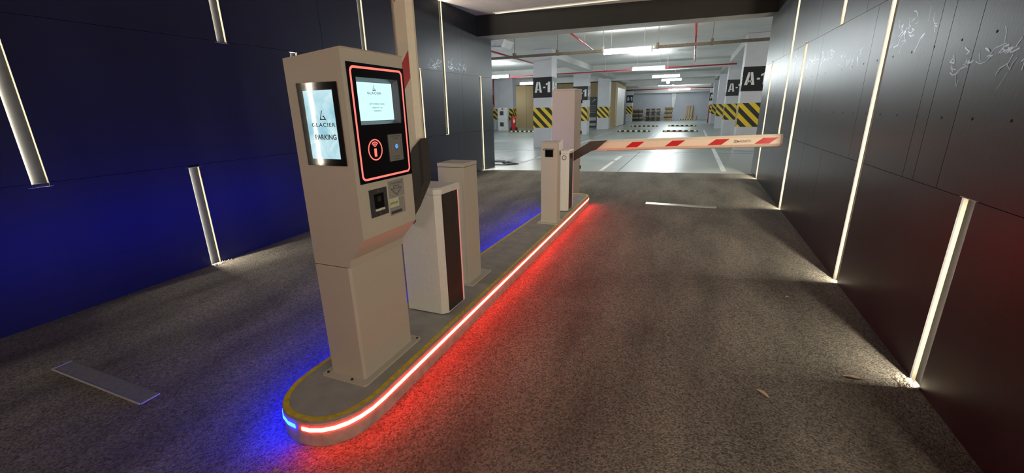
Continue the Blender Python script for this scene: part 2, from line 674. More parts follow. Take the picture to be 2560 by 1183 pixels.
def scuffs(wall, face, sx, seeds, m='chalk'):
    for (ya, yb, z, dz, n) in seeds:
        mb = MB()
        for _ in range(n):
            p = Vector((0, random.uniform(ya, yb), z + random.uniform(-dz, dz)))
            a = random.uniform(-0.7, 0.7)
            pts = [p]
            for _k in range(random.randint(2, 4)):
                a += random.uniform(-0.9, 0.9)
                pts.append(pts[-1] + Vector((0, math.cos(a), math.sin(a))) * random.uniform(0.015, 0.06) * (1 if random.random() < .7 else -1))
            wd = random.uniform(0.0012, 0.0045)
            for q0, q1 in zip(pts, pts[1:]):
                d = (q1 - q0).normalized()
                s = Vector((0, -d.z, d.y)) * wd
                x = face + sx * random.uniform(0.0006, 0.0016)
                mb.add([(x, *(q0 + s).yz), (x, *(q1 + s).yz), (x, *(q1 - s).yz), (x, *(q0 - s).yz)], [(0, 1, 2, 3)])
        part('scuff_mark', mb, m, wall, kind='stuff')


scuffs(wl, XL, 1, [(8.0, 8.5, 2.68, 0.06, 20), (8.72, 9.62, 2.71, 0.08, 40)])
scuffs(wr, XR, -1, [(6.2, 7.6, 2.28, 0.05, 45), (5.3, 6.0, 2.17, 0.06, 14), (8.0, 8.6, 2.40, 0.05, 9), (4.2, 4.6, 2.26, 0.09, 18),
                    (3.85, 4.1, 2.22, 0.06, 5), (3.36, 3.66, 1.97, 0.06, 8), (2.95, 3.3, 1.95, 0.08, 16)])
# grit at the feet of the floor-standing channels
def grit(x0, x1, y0, y1, label, n):
    mb = MB()
    for _ in range(n):
        x, y = random.uniform(x0, x1), random.uniform(y0, y1)
        r = random.uniform(0.004, 0.013)
        z = gz(y)
        pts = [Vector((random.uniform(-1, 1), random.uniform(-1, 1), random.uniform(-0.2, 1))).normalized() * r for _k in range(6)]
        c = Vector((x, y, z + r * 0.3))
        mb.add([c + Vector((r, 0, 0)), c + Vector((0, r, 0)), c + Vector((-r, 0, 0)), c + Vector((0, -r, 0)), c + pts[0] * .3 + Vector((0, 0, r)), c - Vector((0, 0, r))],
               [(0, 1, 4), (1, 2, 4), (2, 3, 4), (3, 0, 4), (1, 0, 5), (2, 1, 5), (3, 2, 5), (0, 3, 5)])
    single('plaster_grit', mb, 'plaster', label, 'rubble', ((x0 + x1) / 2, (y0 + y1) / 2, gz(y0)), kind='stuff')


grit(XR - 0.10, XR - 0.002, 2.96, 3.10, 'pale plaster grit at the foot of the short light channel on the right wall', 70)
grit(XL + 0.002, XL + 0.10, 2.97, 3.20, 'pale plaster grit at the foot of the short light channel on the left wall', 40)
grit(XL + 0.002, XL + 0.05, 10.33, 10.5, 'pale grit at the foot of the last light channel on the left wall', 14)

# ------------------------------------------------------------------ drive ceiling, portal beam, portal walls
mb = MB().box(XL - 0.3, XR + 0.3, Y_BACK, 10.9, CEIL, CEIL + 0.2)
struct('ceiling', mb, 'ceiling_paint', 'pale plaster ceiling over the drive')
mb = MB()
A, B_, C_, D_ = (XL - 0.05, 10.30), (XR + 0.05, 10.98), (XR + 0.05, 11.50), (XL - 0.05, 11.15)
zz = [3.505, 3.555, 3.555, 3.525]
mb.add([(*A, zz[0]), (*B_, zz[1]), (*C_, zz[2]), (*D_, zz[3]), (*A, CEIL + .35), (*B_, CEIL + .35), (*C_, CEIL + .35), (*D_, CEIL + .35)],
       [(0, 3, 2, 1), (4, 5, 6, 7), (0, 1, 5, 4), (1, 2, 6, 5), (2, 3, 7, 6), (3, 0, 4, 7)])
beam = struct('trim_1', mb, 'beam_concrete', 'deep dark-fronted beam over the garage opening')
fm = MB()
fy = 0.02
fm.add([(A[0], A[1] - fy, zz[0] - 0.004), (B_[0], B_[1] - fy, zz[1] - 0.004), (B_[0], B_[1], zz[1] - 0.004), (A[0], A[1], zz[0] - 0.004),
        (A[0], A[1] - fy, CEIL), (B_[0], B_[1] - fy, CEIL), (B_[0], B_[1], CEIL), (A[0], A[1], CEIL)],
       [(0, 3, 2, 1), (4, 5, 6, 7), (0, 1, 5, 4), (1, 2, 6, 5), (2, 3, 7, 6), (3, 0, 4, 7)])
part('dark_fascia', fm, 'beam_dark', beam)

# ceiling channel in front of the beam: the same profile laid across the ceiling
root = thing('ceiling_light_channel', 'light channel recessed in the drive ceiling in front of the dark beam', 'light', (-1.8, 10.17, CEIL - 0.012))
zc = CEIL
part('back_plate', MB().box(-4.58, 1.2, 10.13, 10.24, zc - 0.004, zc - 0.001), 'alu', root)
part('far_cheek', MB().box(-4.58, 1.2, 10.238, 10.24, zc - 0.028, zc - 0.001), 'alu', root)
part('near_cheek', MB().box(-4.58, 1.2, 10.13, 10.132, zc - 0.028, zc - 0.001), 'alu', root)
m_ = MB()
m_.add([(-4.57, 10.1325, zc - 0.026), (1.19, 10.1325, zc - 0.026), (1.19, 10.141, zc - 0.005), (-4.57, 10.141, zc - 0.005)], [(0, 1, 2, 3)])
part('led_tape', m_, 'led_ceiling', root)

# the garage shell
struct('wall_front_left', MB().box(-26, XL - 0.30, 10.7, 11.1, -0.1, 4.4), 'garage_wall', 'garage wall left of the opening')
struct('wall_front_right', MB().box(XR + 0.30, 9.3, 11.0, 11.55, -0.1, 4.4), 'garage_wall', 'garage wall right of the opening')
struct('wall_back', MB().box(-26, 9.3, 54, 54.3, 0, 4.4), 'garage_wall', 'bluish grey wall at the far end of the garage')
struct('wall_garage_right', MB().box(9, 9.3, 11.5, 54, 0, 4.4), 'garage_wall', 'right side wall of the garage')
struct('wall_garage_left', MB().box(-26.3, -26, 11, 54.3, 0, 4.4), 'garage_wall', 'left side wall of the garage')
GC = 3.98
struct('ceiling_garage', MB().box(-26, 9.2, 11.2, 54.3, GC, GC + 0.25), 'garage_ceiling', 'grey concrete slab over the garage')
k = 2
for yb, zb, h in ((25.12, 3.60, 0.5), (33.12, 3.60, 0.5), (41.12, 3.5, 0.5), (49.32, 3.35, 0.5), (53.2, 3.18, 0.7)):
    struct('trim_%d' % k, MB().box(-26, 9, yb, yb + h, zb, GC), 'garage_ceiling', 'concrete drop beam across the garage ceiling')
    k += 1
for xb in (-6.1, 1.5):
    struct('trim_%d' % k, MB().box(xb, xb + 0.75, 17.7, 54, 3.72, GC), 'garage_ceiling', 'concrete drop beam running along a row of columns')
    k += 1
# floor joint and parking lines belong to the floor
part('expansion_joint', MB().box(-9, 8, 16.0, 16.05, GF, GF + 0.0015), 'joint', gfloor)
part('expansion_joint', MB().box(-1.62, -1.595, 10.95, 16.0, GF, GF + 0.0015), 'joint', gfloor)


def pline(x0, y0, x1, y1, w=0.1):
    d = Vector((x1 - x0, y1 - y0, 0)).normalized()
    s = Vector((-d.y, d.x, 0)) * w / 2
    a, b = Vector((x0, y0, GF + 0.002)), Vector((x1, y1, GF + 0.002))
    part('parking_line', MB().add([a + s, a - s, b - s, b + s], [(0, 1, 2, 3)]), 'white_paint', gfloor)


pline(0.86, 11.55, 0.86, 24.6, 0.12)
pline(0.84, 24.6, 0.84, 31.5)
pline(-2.05, 10.95, -2.05, 13.0)
pline(-2.05, 13.3, -2.05, 14.6)
pline(-2.0, 16.6, -2.0, 20.5)
pline(-1.95, 20.9, -1.88, 30.0)
pline(-2.1, 15.1, 0.4, 15.9, 0.08)
pline(-4.66, 11.6, -4.63, 13.9)
pline(-4.63, 13.9, -4.65, 22)
pline(-6.5, 16.2, -8.2, 12.5, 0.09)
pline(-4.85, 23.5, -4.85, 29.5)
pline(-9.7, 21.2, -8.2, 23.0, 0.08)
pline(-12, 20.5, -7.5, 20.8, 0.08)

# ------------------------------------------------------------------ island
def island_outline(off=0.0, n=14):
    """closed outline (x, y), counter-clockwise from the nose; off > 0 shrinks"""
    pts = []
    xr, xl0, xl1 = -1.528 - off, -2.105 + off, -1.935 + off
    y0, y1 = 1.66, 7.12
    cx, rx, ry = (xr + xl0) / 2, (xr - xl0) / 2, 0.37 - off
    # nose: superellipse from left to right
    for k in range(n + 1):
        a = math.pi + math.pi * k / n
        c, s = math.cos(a), math.sin(a)
        e = 0.86
        pts.append((cx + rx * math.copysign(abs(c) ** e, c), y0 + ry * math.copysign(abs(s) ** e, s)))
    cx, rx, ry = (xr + xl1) / 2, (xr - xl1) / 2, 0.25 - off
    for k in range(n + 1):
        a = math.pi * k / n
        c, s = math.cos(a), math.sin(a)
        e = 0.8
        pts.append((cx + rx * math.copysign(abs(c) ** e, c), y1 + ry * math.copysign(abs(s) ** e, s)))
    return pts


isl = thing('traffic_island', 'long grey kerbed island with yellow rim and glowing red and blue edge', 'traffic island', (-1.8, 4.3, gz(4.3)))
OUT = island_outline()
mb = MB().prism_z(OUT, lambda x, y: gz(y) - 0.02, lambda x, y: gz(y) + IH - 0.012)
part('kerb', mb, 'kerb_concrete', isl)
IN0 = island_outline(0.004)
mb = MB().prism_z(IN0, lambda x, y: gz(y) + IH - 0.0121, lambda x, y: gz(y) + IH)
part('painted_top', mb, 'island_grey', isl)
o_, i_ = island_outline(0.006), island_outline(0.036)
mb = MB()
rings = []
for k in range(len(o_) + 1):
    a, b = o_[k % len(o_)], i_[k % len(i_)]
    wob = 0.0
    rings.append([(a[0], a[1], gz(a[1]) + IH), (b[0], b[1], gz(b[1]) + IH), (b[0], b[1], gz(b[1]) + IH + 0.0015), (a[0], a[1], gz(a[1]) + IH + 0.0015)])
mb.loft(rings, cap=False)
part('yellow_line', mb, 'yellow_paint', isl)


def led_along(pts, dz):
    """light bead following the kerb, half sunk into it"""
    mb = MB()
    rings = []
    P = [Vector((p[0], p[1], gz(p[1]) + dz)) for p in pts]
    for i, p in enumerate(P):
        d = (P[min(i + 1, len(P) - 1)] - P[max(i - 1, 0)])
        d.z = 0
        d.normalize()
        nrm = Vector((d.y, -d.x, 0))
        rings.append([p + nrm * -0.003 + EZ * -0.0125, p + nrm * 0.004 + EZ * -0.0105, p + nrm * 0.006, p + nrm * 0.004 + EZ * 0.0105, p + nrm * -0.003 + EZ * 0.0125])
    return mb.loft(rings)


N_ = 15
nose = OUT[:N_]
far = OUT[N_:]
si = 7
right_run = nose[si + 1:] + [(-1.528, y) for y in (2.5, 4.0, 5.5, 6.6)] + far[:3]
left_run = far[8:] + [(-1.94 - 0.03 * (6.9 - y), y) for y in (6.0, 5.0, 4.0, 3.0, 2.2)] + nose[:si]
# blend the nose split point
s0, s1 = Vector(nose[si - 1]), Vector(nose[si])
sp = s0.lerp(s1, 0.75)
part('red_light_bead', led_along([tuple(Vector(nose[si]).lerp(Vector(nose[si + 1]), 0.35))] + right_run, 0.105), 'led_red', isl, label='glowing red light line')
left_pts = []
for t in (0.03, 0.15, 0.35, 0.55, 0.75, 0.92):
    a, b = Vector(far[-1]), Vector(nose[0])
    left_pts.append(tuple(a.lerp(b, t)))
left_pts += nose[:si] + [tuple(sp)]
part('blue_light_bead', led_along(left_pts, 0.105), 'led_blue', isl, label='glowing blue light line')


def it(y):
    return gz(y) + IH


# ------------------------------------------------------------------ ticket kiosk
KX, KF, KB = -1.557, 1.678, 2.158            # road-side face x, front y, back y
kz = it(1.9)
kio = thing('ticket_kiosk', 'tall beige ticket kiosk with red-framed touch panel and cloud display', 'kiosk', (-1.76, 1.92, kz))
prof = [(-1.935, 0.92), (-1.928, 2.018), (KX + 0.006, 2.052), (KX, 2.046), (KX, 1.094), (-1.668, 0.965), (-1.676, 0.92)]
REC = (1.762, 2.100, 1.688, 1.920)           # recess on the road side: y0, y1, z0, z1
mb = MB().prism_y(prof, KF, KB)
nP = len(prof)
mb.f = [f for f in mb.f if set(f) != {3, 4, 3 + nP, 4 + nP}]
k0 = len(mb.v)
mb.v += [(KX, REC[0], REC[2]), (KX, REC[1], REC[2]), (KX, REC[1], REC[3]), (KX, REC[0], REC[3])]
oc = [4, 4 + nP, 3 + nP, 3]                  # lower front, lower back, upper back, upper front
for a in range(4):
    b = (a + 1) % 4
    mb.f.append((oc[a], oc[b], k0 + b, k0 + a))
part('upper_body', mb, 'metal_cream', kio)
ped = [(-1.936, KF), (-1.693, KF), (-1.680, KF + 0.012), (-1.680, KB - 0.01), (-1.936, KB - 0.01)]
part('pedestal', MB().prism_z(ped, kz, 0.925), 'metal_cream', kio, bevel=0.002)
bp = rrect(-1.985, -1.640, 1.632, 2.215, 0.02)
bpo = part('base_plate', MB().prism_z(bp, lambda x, y: it(y), lambda x, y: it(y) + 0.012), 'metal_cream', kio)
for bx_, by_ in ((-1.76, 1.652), (-1.955, 1.66), (-1.66, 2.19)):
    part('anchor_bolt', MB().cyl((bx_, by_, it(by_) + 0.012), EZ, 0.008, 0.006, 6), 'black', bpo)
# front display
fb = part('display_bezel', MB().box(-1.858, -1.598, KF - 0.006, KF + 0.001, 1.489, 1.897), 'glass_black', kio)
fd = part('display', MB().box(-1.819, -1.630, KF - 0.0072, KF - 0.006, 1.524, 1.860), 'cloud_display', kio, label='lit portrait display with pale clouds')
Yt = KF - 0.0074


def glacier_mark(parent, o, R, U, h, m):
    """open triangular G emblem"""
    t = h * 0.10
    strokes = [[(-0.42, -0.5), (-0.05, 0.5), (0.05, 0.5), (-0.30, -0.5)], [(-0.42, -0.5), (0.5, -0.5), (0.40, -0.38), (-0.36, -0.38)],
               [(0.5, -0.5), (0.36, -0.5), (0.13, -0.13), (0.22, -0.05)], [(0.03, -0.10), (0.06, -0.18), (0.22, -0.13), (0.20, -0.05)]]
    mb = MB()
    for s in strokes:
        mb.plate(o, R, U, [(a * h, b * h) for a, b in s], 0.0004)
    part('emblem', mb, m, parent)


fo = Vector((-1.712, Yt, 0))
glacier_mark(fd, fo + EZ * 1.741, EX, EZ, 0.045, 'print_dark')
raw_part('lettering', text_mb('GLACIER', fo + EZ * 1.694, EX, EZ, 0.155, 0.020, 0.0004, 0.012, spacing=1.15), 'print_dark', fd)
raw_part('lettering', text_mb('PARKING', fo + Vector((0.004, 0, 1.634)), EX, EZ, 0.140, 0.026, 0.0004, 0.02), 'print_dark', fd)
# road-side black panel with recess
Xp = KX + 0.004
o0 = Vector((KX - 0.0005, 0, 0))
outer = [(1.706, 1.390), (2.1575, 1.386), (2.1575, 1.985), (1.706, 1.988)]
inner = [(REC[0], REC[2]), (REC[1], REC[2]), (REC[1], REC[3]), (REC[0], REC[3])]
pan = part('control_panel', frame_mb(o0, EY, EZ, outer, inner, 0.0045), 'glass_black', kio, label='black glass control panel')
# screen set back behind grey funnel cheeks
DEP = 0.030
scr = [(REC[0] + 0.024, REC[2] + 0.017), (REC[1] - 0.017, REC[2] + 0.017), (REC[1] - 0.017, REC[3] - 0.017), (REC[0] + 0.024, REC[3] - 0.017)]
mb = MB()
mb.loft([[(KX - 0.0005, y, z) for y, z in inner], [(KX - DEP, y, z) for y, z in scr]], cap=False)
part('screen_funnel', mb, 'bezel_grey', pan)
part('screen_tray', MB().box(KX - DEP - 0.012, KX - DEP - 0.0015, REC[0], REC[1], REC[2], REC[3]), 'black', pan)
part('touch_screen', MB().box(KX - DEP - 0.0015, KX - DEP - 0.0005, scr[0][0] + 0.003, scr[1][0] - 0.003, scr[0][1] + 0.002, scr[2][1] - 0.002), 'touch_screen', pan, label='lit pale cyan touch screen')
to = Vector((KX - DEP - 0.0003, 1.930, 0))
glacier_mark(kio, to + EZ * 1.874, EY, EZ, 0.028, 'print_dark')
raw_part('lettering', text_mb('GLACIER', to + EZ * 1.848, EY, EZ, 0.112, 0.012, 0.0003, 0.01, spacing=1.2), 'print_dark', kio)
raw_part('lettering', text_mb('Для активації карти', to + Vector((0, 0.012, 1.793)), EY, EZ, 0.122, 0.011, 0.0003, 0.012), 'print_blue', kio)
raw_part('lettering', text_mb('піднесіть її до', to + Vector((0, 0.012, 1.774)), EY, EZ, 0.082, 0.010, 0.0003, 0.012), 'print_blue', kio)
raw_part('lettering', text_mb('зчитувача', to + Vector((0, 0.012, 1.756)), EY, EZ, 0.058, 0.008, 0.0003, 0.012), 'print_blue', kio)
# red light frame and card symbol
of = Vector((Xp, 0, 0))
part('red_light_frame', frame_mb(of, EY, EZ, rrect(1.723, 2.140, 1.403, 1.972, 0.028), rrect(1.734, 2.129, 1.414, 1.961, 0.019), 0.001), 'icon_red', pan, label='glowing red outline')
ic = Vector((Xp, 1.848, 1.557))
part('card_symbol_ring', MB().ring(ic, EY, EZ, 0.050, 0.0565, 0.001), 'icon_red', pan)
part('card_symbol', MB().plate(ic, EY, EZ, [(-0.010, -0.036), (0.009, -0.036), (0.009, 0.007), (-0.010, 0.007)], 0.001), 'icon_red', pan)
for r_ in (0.010, 0.020, 0.030):
    mb = MB()
    rings = []
    c = ic + EZ * 0.011
    for k in range(9):
        a = math.radians(40 + 100 * k / 8)
        d = EY * math.cos(a) + EZ * math.sin(a)
        rings.append([c + d * (r_ - 0.0027), c + d * (r_ + 0.0027), c + d * (r_ + 0.0027) + EX * 0.001, c + d * (r_ - 0.0027) + EX * 0.001])
    part('card_symbol_wave', mb.loft(rings), 'icon_red', pan)
# call button plate
cp = part('call_plate', MB().box(Xp - 0.001, Xp + 0.006, 1.961, 2.080, 1.481, 1.629), 'steel_plate', kio, label='brushed grey call button plate', bevel=0.001)
Xc = Xp + 0.006
part('call_button', MB().box(Xc, Xc + 0.003, 1.985, 2.058, 1.517, 1.598), 'steel_plate', cp, bevel=0.001)
part('call_gap', MB().box(Xc, Xc + 0.0012, 2.0585, 2.0615, 1.515, 1.600), 'black', cp)
cc = Vector((Xc + 0.003, 2.020, 1.562))
part('call_symbol', MB().ring(cc, EY, EZ, 0.0085, 0.0115, 0.0006, 24), 'icon_blue', cp)
part('call_symbol', MB().plate(cc, EY, EZ, [(-0.004, -0.006), (0.004, -0.006), (0.004, 0.001), (-0.001, 0.001), (-0.001, 0.008), (-0.004, 0.008)], 0.0006), 'icon_blue', cp)
for dy in (-0.005, 0.005):
    part('microphone_hole', MB().cyl(cc + Vector((-0.0005, dy, -0.024)), EX, 0.0018, 0.0008, 8), 'black', cp)
co = Vector((Xc, 2.0205, 0))
raw_part('lettering', text_mb('ЯКЩО ВИНИКЛИ', co + EZ * 1.618, EY, EZ, 0.088, 0.0085, 0.0003, 0.01), 'print_dark', cp)
raw_part('lettering', text_mb('ПИТАННЯ', co + EZ * 1.6055, EY, EZ, 0.046, 0.0075, 0.0003, 0.01), 'print_dark', cp)
raw_part('lettering', text_mb('НАТИСНІТЬ', co + EZ * 1.505, EY, EZ, 0.062, 0.0075, 0.0003, 0.01), 'print_dark', cp)
raw_part('lettering', text_mb('КНОПКУ', co + EZ * 1.492, EY, EZ, 0.050, 0.0075, 0.0003, 0.01), 'print_dark', cp)
# ticket slot
tp = part('ticket_plate', frame_mb(Vector((KX, 0, 0)), EY, EZ, [(1.760, 1.198), (1.904, 1.197), (1.904, 1.349), (1.760, 1.350)],
                                   [(1.793, 1.240), (1.876, 1.240), (1.876, 1.322), (1.793, 1.322)], 0.004), 'dark_steel', kio, label='dark metal ticket slot plate')
part('ticket_opening', MB().box(KX - 0.002, KX + 0.001, 1.793, 1.876, 1.240, 1.322), 'glass_black', tp)
part('ticket_lens', MB().cyl((KX + 0.001, 1.838, 1.292), EX, 0.016, 0.001, 20), 'panel_dark', tp)
part('ticket_lip', MB().box(KX, KX + 0.010, 1.795, 1.868, 1.228, 1.240), 'metal_white', tp, bevel=0.001)
for sz in (1.336, 1.212):
    part('plate_screw', MB().cyl((KX + 0.004, 1.832, sz), EX, 0.004, 0.001, 8), 'steel_plate', tp)
# stickers
st = part('sticker', MB().box(KX, KX + 0.0006, 1.922, 2.068, 1.272, 1.373), 'sticker_grey', kio, label='grey sticker with a down arrow')
so = Vector((KX + 0.0006, 1.995, 0))
raw_part('lettering', text_mb('ОТРИМАЙТЕ', so + EZ * 1.356, EY, EZ, 0.112, 0.014, 0.0003, 0.01), 'print_dark', st)
arrow = [(0, 1.283), (0.052, 1.325), (0.027, 1.325), (0.022, 1.341), (-0.022, 1.341), (-0.027, 1.325), (-0.052, 1.325)]
ai = [(0, 1.288), (0.043, 1.322), (0.0245, 1.322), (0.0195, 1.338), (-0.0195, 1.338), (-0.0245, 1.322), (-0.043, 1.322)]
part('arrow_outline', frame_mb(so, EY, EZ, arrow, ai, 0.0004), 'print_dark', st)
raw_part('lettering', text_mb('ТАЛОН', so + EZ * 1.322, EY, EZ, 0.046, 0.010, 0.0004, 0.01), 'print_dark', st)
st2 = part('sticker', MB().box(KX, KX + 0.0005, 1.920, 2.064, 1.172, 1.268), 'sticker_grey', kio, label='worn grey notice sticker')
st3 = part('sticker', MB().box(KX + 0.0005, KX + 0.0011, 1.921, 2.006, 1.218, 1.270), 'sticker_white', kio, label='small white sticker with a green line of print')
part('green_print', MB().box(KX + 0.0011, KX + 0.0014, 1.926, 1.996, 1.236, 1.249), 'green_ink', st3)
part('worn_print', MB().box(KX + 0.0005, KX + 0.0008, 1.928, 2.03, 1.180, 1.196), 'dark_steel', st2)

# ------------------------------------------------------------------ barrier machines
def barrier_machine(name, label, cat, x0, x1, y0, y1, ztop, rim_y):
    """x1 = road side, y0 = near side; bevelled near corner, dark inset panel on the road side, red rim"""
    zb = it((y0 + y1) / 2)
    root = thing(name, label, cat, ((x0 + x1) / 2, (y0 + y1) / 2, zb))
    f0 = lambda x, y: it(y) + 0.012
    foot = [(x0, y0), (x1 - 0.042, y0), (x1, y0 + 0.042), (x1 - 0.003, y0 + 0.045), (x1 - 0.003, y1), (x0, y1)]
    part('housing', MB().prism_z(foot, f0, ztop - 0.05), 'metal_white', root)
    part('plinth', MB().prism_z([(x0 + .015, y0 + .015), (x1 - .05, y0 + .015), (x1 - .02, y0 + .06), (x1 - .02, y1 - .01), (x0 + .015, y1 - .01)], lambda x, y: it(y), lambda x, y: it(y) + 0.012), 'black', root)
    cap = [(x0 - 0.002, y0 - 0.002), (x1 - 0.042, y0 - 0.002), (x1 + 0.004, y0 + 0.042), (x1 + 0.004, y1 + 0.002), (x0 - 0.002, y1 + 0.002)]
    cap2 = [(x0 + 0.02, y0 + 0.02), (x1 - 0.05, y0 + 0.012), (x1 - 0.008, y0 + 0.052), (x1 - 0.008, y1 - 0.01), (x0 + 0.02, y1 - 0.01)]
    mb = MB().loft([[(x, y, ztop - 0.048) for x, y in cap], [(x, y, ztop - 0.012) for x, y in cap], [(x, y, ztop) for x, y in cap2]])
    part('lid', mb, 'metal_white', root)
    part('side_panel', MB().box(x1 - 0.003, x1 + 0.001, y0 + 0.044, rim_y, it(rim_y) + 0.02, ztop - 0.05), 'panel_dark', root, label='dark brown side panel')
    part('light_rim', MB().box(x1 - 0.002, x1 + 0.004, rim_y, rim_y + 0.009, it(rim_y) + 0.02, ztop - 0.05), 'edge_red', root, label='thin glowing pink rim')
    return root


b1 = barrier_machine('boom_barrier', 'white barrier machine right behind the screen kiosk, its red-marked arm raised upright', 'barrier', -1.99, -1.636, 2.56, 2.865, 1.214, 2.832)
b2 = barrier_machine('boom_barrier', 'white barrier machine behind the camera post, its red-marked arm lowered across the right lane', 'barrier', -1.93, -1.590, 6.01, 6.30, 1.165, 6.262)
part('drive_shaft', MB().cyl((-1.88, 2.50, 0.97), EY, 0.035, 0.07, 16), 'dark_steel', b1)
part('drive_shaft', MB().cyl((-1.76, 6.29, 0.93), EY, 0.035, 0.07, 16), 'dark_steel', b2)
part('round_lock', MB().ring((-1.655, 6.0095, 1.06), EX, EZ, 0.026, 0.034, 0.002, 24), 'dark_steel', b2)


def octa(h, w, b):
    """octagonal arm section: h across the face, w thick, b bevel depth"""
    return [(-h / 2, b), (-h / 2 + 0.034, 0), (h / 2 - 0.034, 0), (h / 2, b), (h / 2, w - b), (h / 2 - 0.034, w), (-h / 2 + 0.034, w), (-h / 2, w - b)]


def barrier_arm(machine, label, base, ax, ay, length, marks, bracket, by, text=None):
    """ax = direction along the arm, ay = direction across its face; face looks to -y"""
    base, ax, ay = Vector(base), Vector(ax).normalized(), Vector(ay).normalized()
    sec = octa(0.150, 0.075, 0.028)
    rings = [[base + ax * t + ay * a + EY * b for a, b in sec] for t in (0.0, length)]
    root = part('barrier_arm', MB().loft(rings), 'arm_white', machine, label=label)
    part('end_cap', MB().loft([[base + ax * t + ay * (a * 1.03) + EY * (b * 1.04 - 0.002) for a, b in sec] for t in (length - 0.004, length + 0.022)]), 'metal_beige', root)
    part('rubber_edge', MB().loft([[base + ax * t + ay * (-0.075 - e) + EY * y for e, y in ((0, 0.02), (0.008, 0.03), (0.008, 0.045), (0, 0.055))] for t in (0.25, length - 0.02)]), 'metal_beige', root)
    for t0, t1 in marks:
        sk = 0.10
        poly = [(t0, -0.037), (t1 - sk, -0.037), (t1, 0.037), (t0 + sk, 0.037)]
        b_ = [base + ax * a + ay * c - EY * 0.0002 for a, c in poly]
        part('red_reflector', MB().loft([b_, [p - EY * 0.0008 for p in b_]]), 'reflect_red', root)
    part('arm_bracket', MB().prism_y(bracket, by - 0.008, by + 0.085), 'bracket_dark', root, label='dark cranked steel bracket')
    if text:
        s, t, wd, ht = text
        raw_part('lettering', text_mb(s, base + ax * t - EY * 0.0002, ax, ay, wd, ht, 0.0008, 0.015), 'dark_steel', root)
        lg = MB()
        for kx in range(2):
            q = base + ax * (t - wd / 2 - 0.030 + kx * 0.018) - EY * 0.0002
            lg.add([], [])
            fr = frame_mb(q, ax, ay, [(-0.0075, -0.018), (0.0075, -0.018), (0.0075, 0.018), (-0.0075, 0.018)], [(-0.0035, -0.013), (0.0035, -0.013), (0.0035, 0.013), (-0.0035, 0.013)], 0.0006)
            lg.add(fr.v, fr.f)
        part('logo', lg, 'dark_steel', root)
    return root


# raised arm of the left lane
barrier_arm(b1, 'raised white barrier arm with red reflectors', (-1.750, 2.452, 1.36), (0, 0, 1), (1, 0, 0), 2.55,
            [(0.50, 0.765), (1.045, 1.31), (1.59, 1.855), (2.135, 2.40)],
            [(-1.661, 1.575), (-1.735, 1.512), (-1.80, 1.40), (-1.965, 1.0), (-1.89, 0.925), (-1.775, 1.084), (-1.664, 1.285)], 2.445)
# lowered arm of the right lane
tl = math.radians(2.35)
ax_ = Vector((math.cos(tl), 0, math.sin(tl)))
ay_ = Vector((-math.sin(tl), 0, math.cos(tl)))
arm_o = Vector((-1.36, 6.352, 1.2035))
barrier_arm(b2, 'lowered white barrier arm with red reflectors', tuple(arm_o), tuple(ax_), tuple(ay_), 2.44,
            [(0.515, 0.78), (1.05, 1.315), (1.595, 1.86), (2.145, 2.415)],
            [(-1.82, 0.98), (-1.347, 1.272), (-1.106, 1.288), (-1.262, 1.150), (-1.33, 1.132), (-1.82, 0.85)], 6.338,
            ('MAGNETIC', 2.03, 0.165, 0.030))

# ------------------------------------------------------------------ plain post, camera post, control cabinet
z3 = it(3.16)
r3 = thing('lane_post', 'plain beige square post between the near barrier machine and the camera post', 'post', (-1.88, 3.29, it(3.29)))
part('post_body', MB().box(-2.007, -1.753, 3.161, 3.412, z3, 1.282), 'metal_cream', r3, bevel=0.003)
part('post_lid', MB().box(-2.009, -1.751, 3.159, 3.414, 1.285, 1.318), 'metal_cream', r3, bevel=0.004)
part('base_plate', MB().prism_z(rrect(-2.06, -1.700, 3.130, 3.535, 0.01), lambda x, y: it(y), lambda x, y: it(y) + 0.010), 'metal_cream', r3)
r4 = thing('camera_post', 'beige post with a square black camera window on the far end of the island', 'camera post', (-1.675, 5.43, it(5.43)))
X0, X1, YA, YB = -1.787, -1.562, 5.34, 5.50
Z0, Z1 = it(5.34), 1.318
wx0, wx1, wz0, wz1 = -1.735, -1.615, 1.135, 1.245
part('post_body', MB().box(X0, X1, YA + 0.004, YB, Z0, Z1), 'metal_cream', r4, bevel=0.004)
part('front_cover', frame_mb(Vector((0, YA + 0.0045, 0)), EX, EZ, [(X0, Z0 + 0.01), (X1, Z0 + 0.01), (X1, Z1), (X0, Z1)], [(wx0, wz0), (wx1, wz0), (wx1, wz1), (wx0, wz1)], 0.0045), 'metal_cream', r4)
part('post_lid', MB().loft([[(X0, YA, Z1), (X1, YA, Z1), (X1, YB, Z1), (X0, YB, Z1)], [(X0 + .012, YA + .02, Z1 + .022), (X1 - .012, YA + .02, Z1 + .022), (X1 - .012, YB - .01, Z1 + .022), (X0 + .012, YB - .01, Z1 + .022)]]), 'metal_cream', r4)
part('camera_window', MB().box(wx0 + 0.008, wx1 - 0.008, YA - 0.001, YA + 0.004, wz0 + 0.006, wz1 - 0.012), 'glass_black', r4, label='black camera window')
part('window_hood', MB().box(wx0 - 0.004, wx1 + 0.004, YA - 0.018, YA, wz1 - 0.004, wz1 + 0.004), 'dark_steel', r4)
part('lock', MB().cyl((X0 + 0.035, YA, 1.235), -EY, 0.008, 0.003, 12), 'dark_steel', r4)
part('base_plate', MB().prism_z([(-1.83, 5.29), (-1.53, 5.29), (-1.53, 5.56), (-1.83, 5.56)], lambda x, y: it(y), lambda x, y: it(y) + 0.010), 'metal_cream', r4)
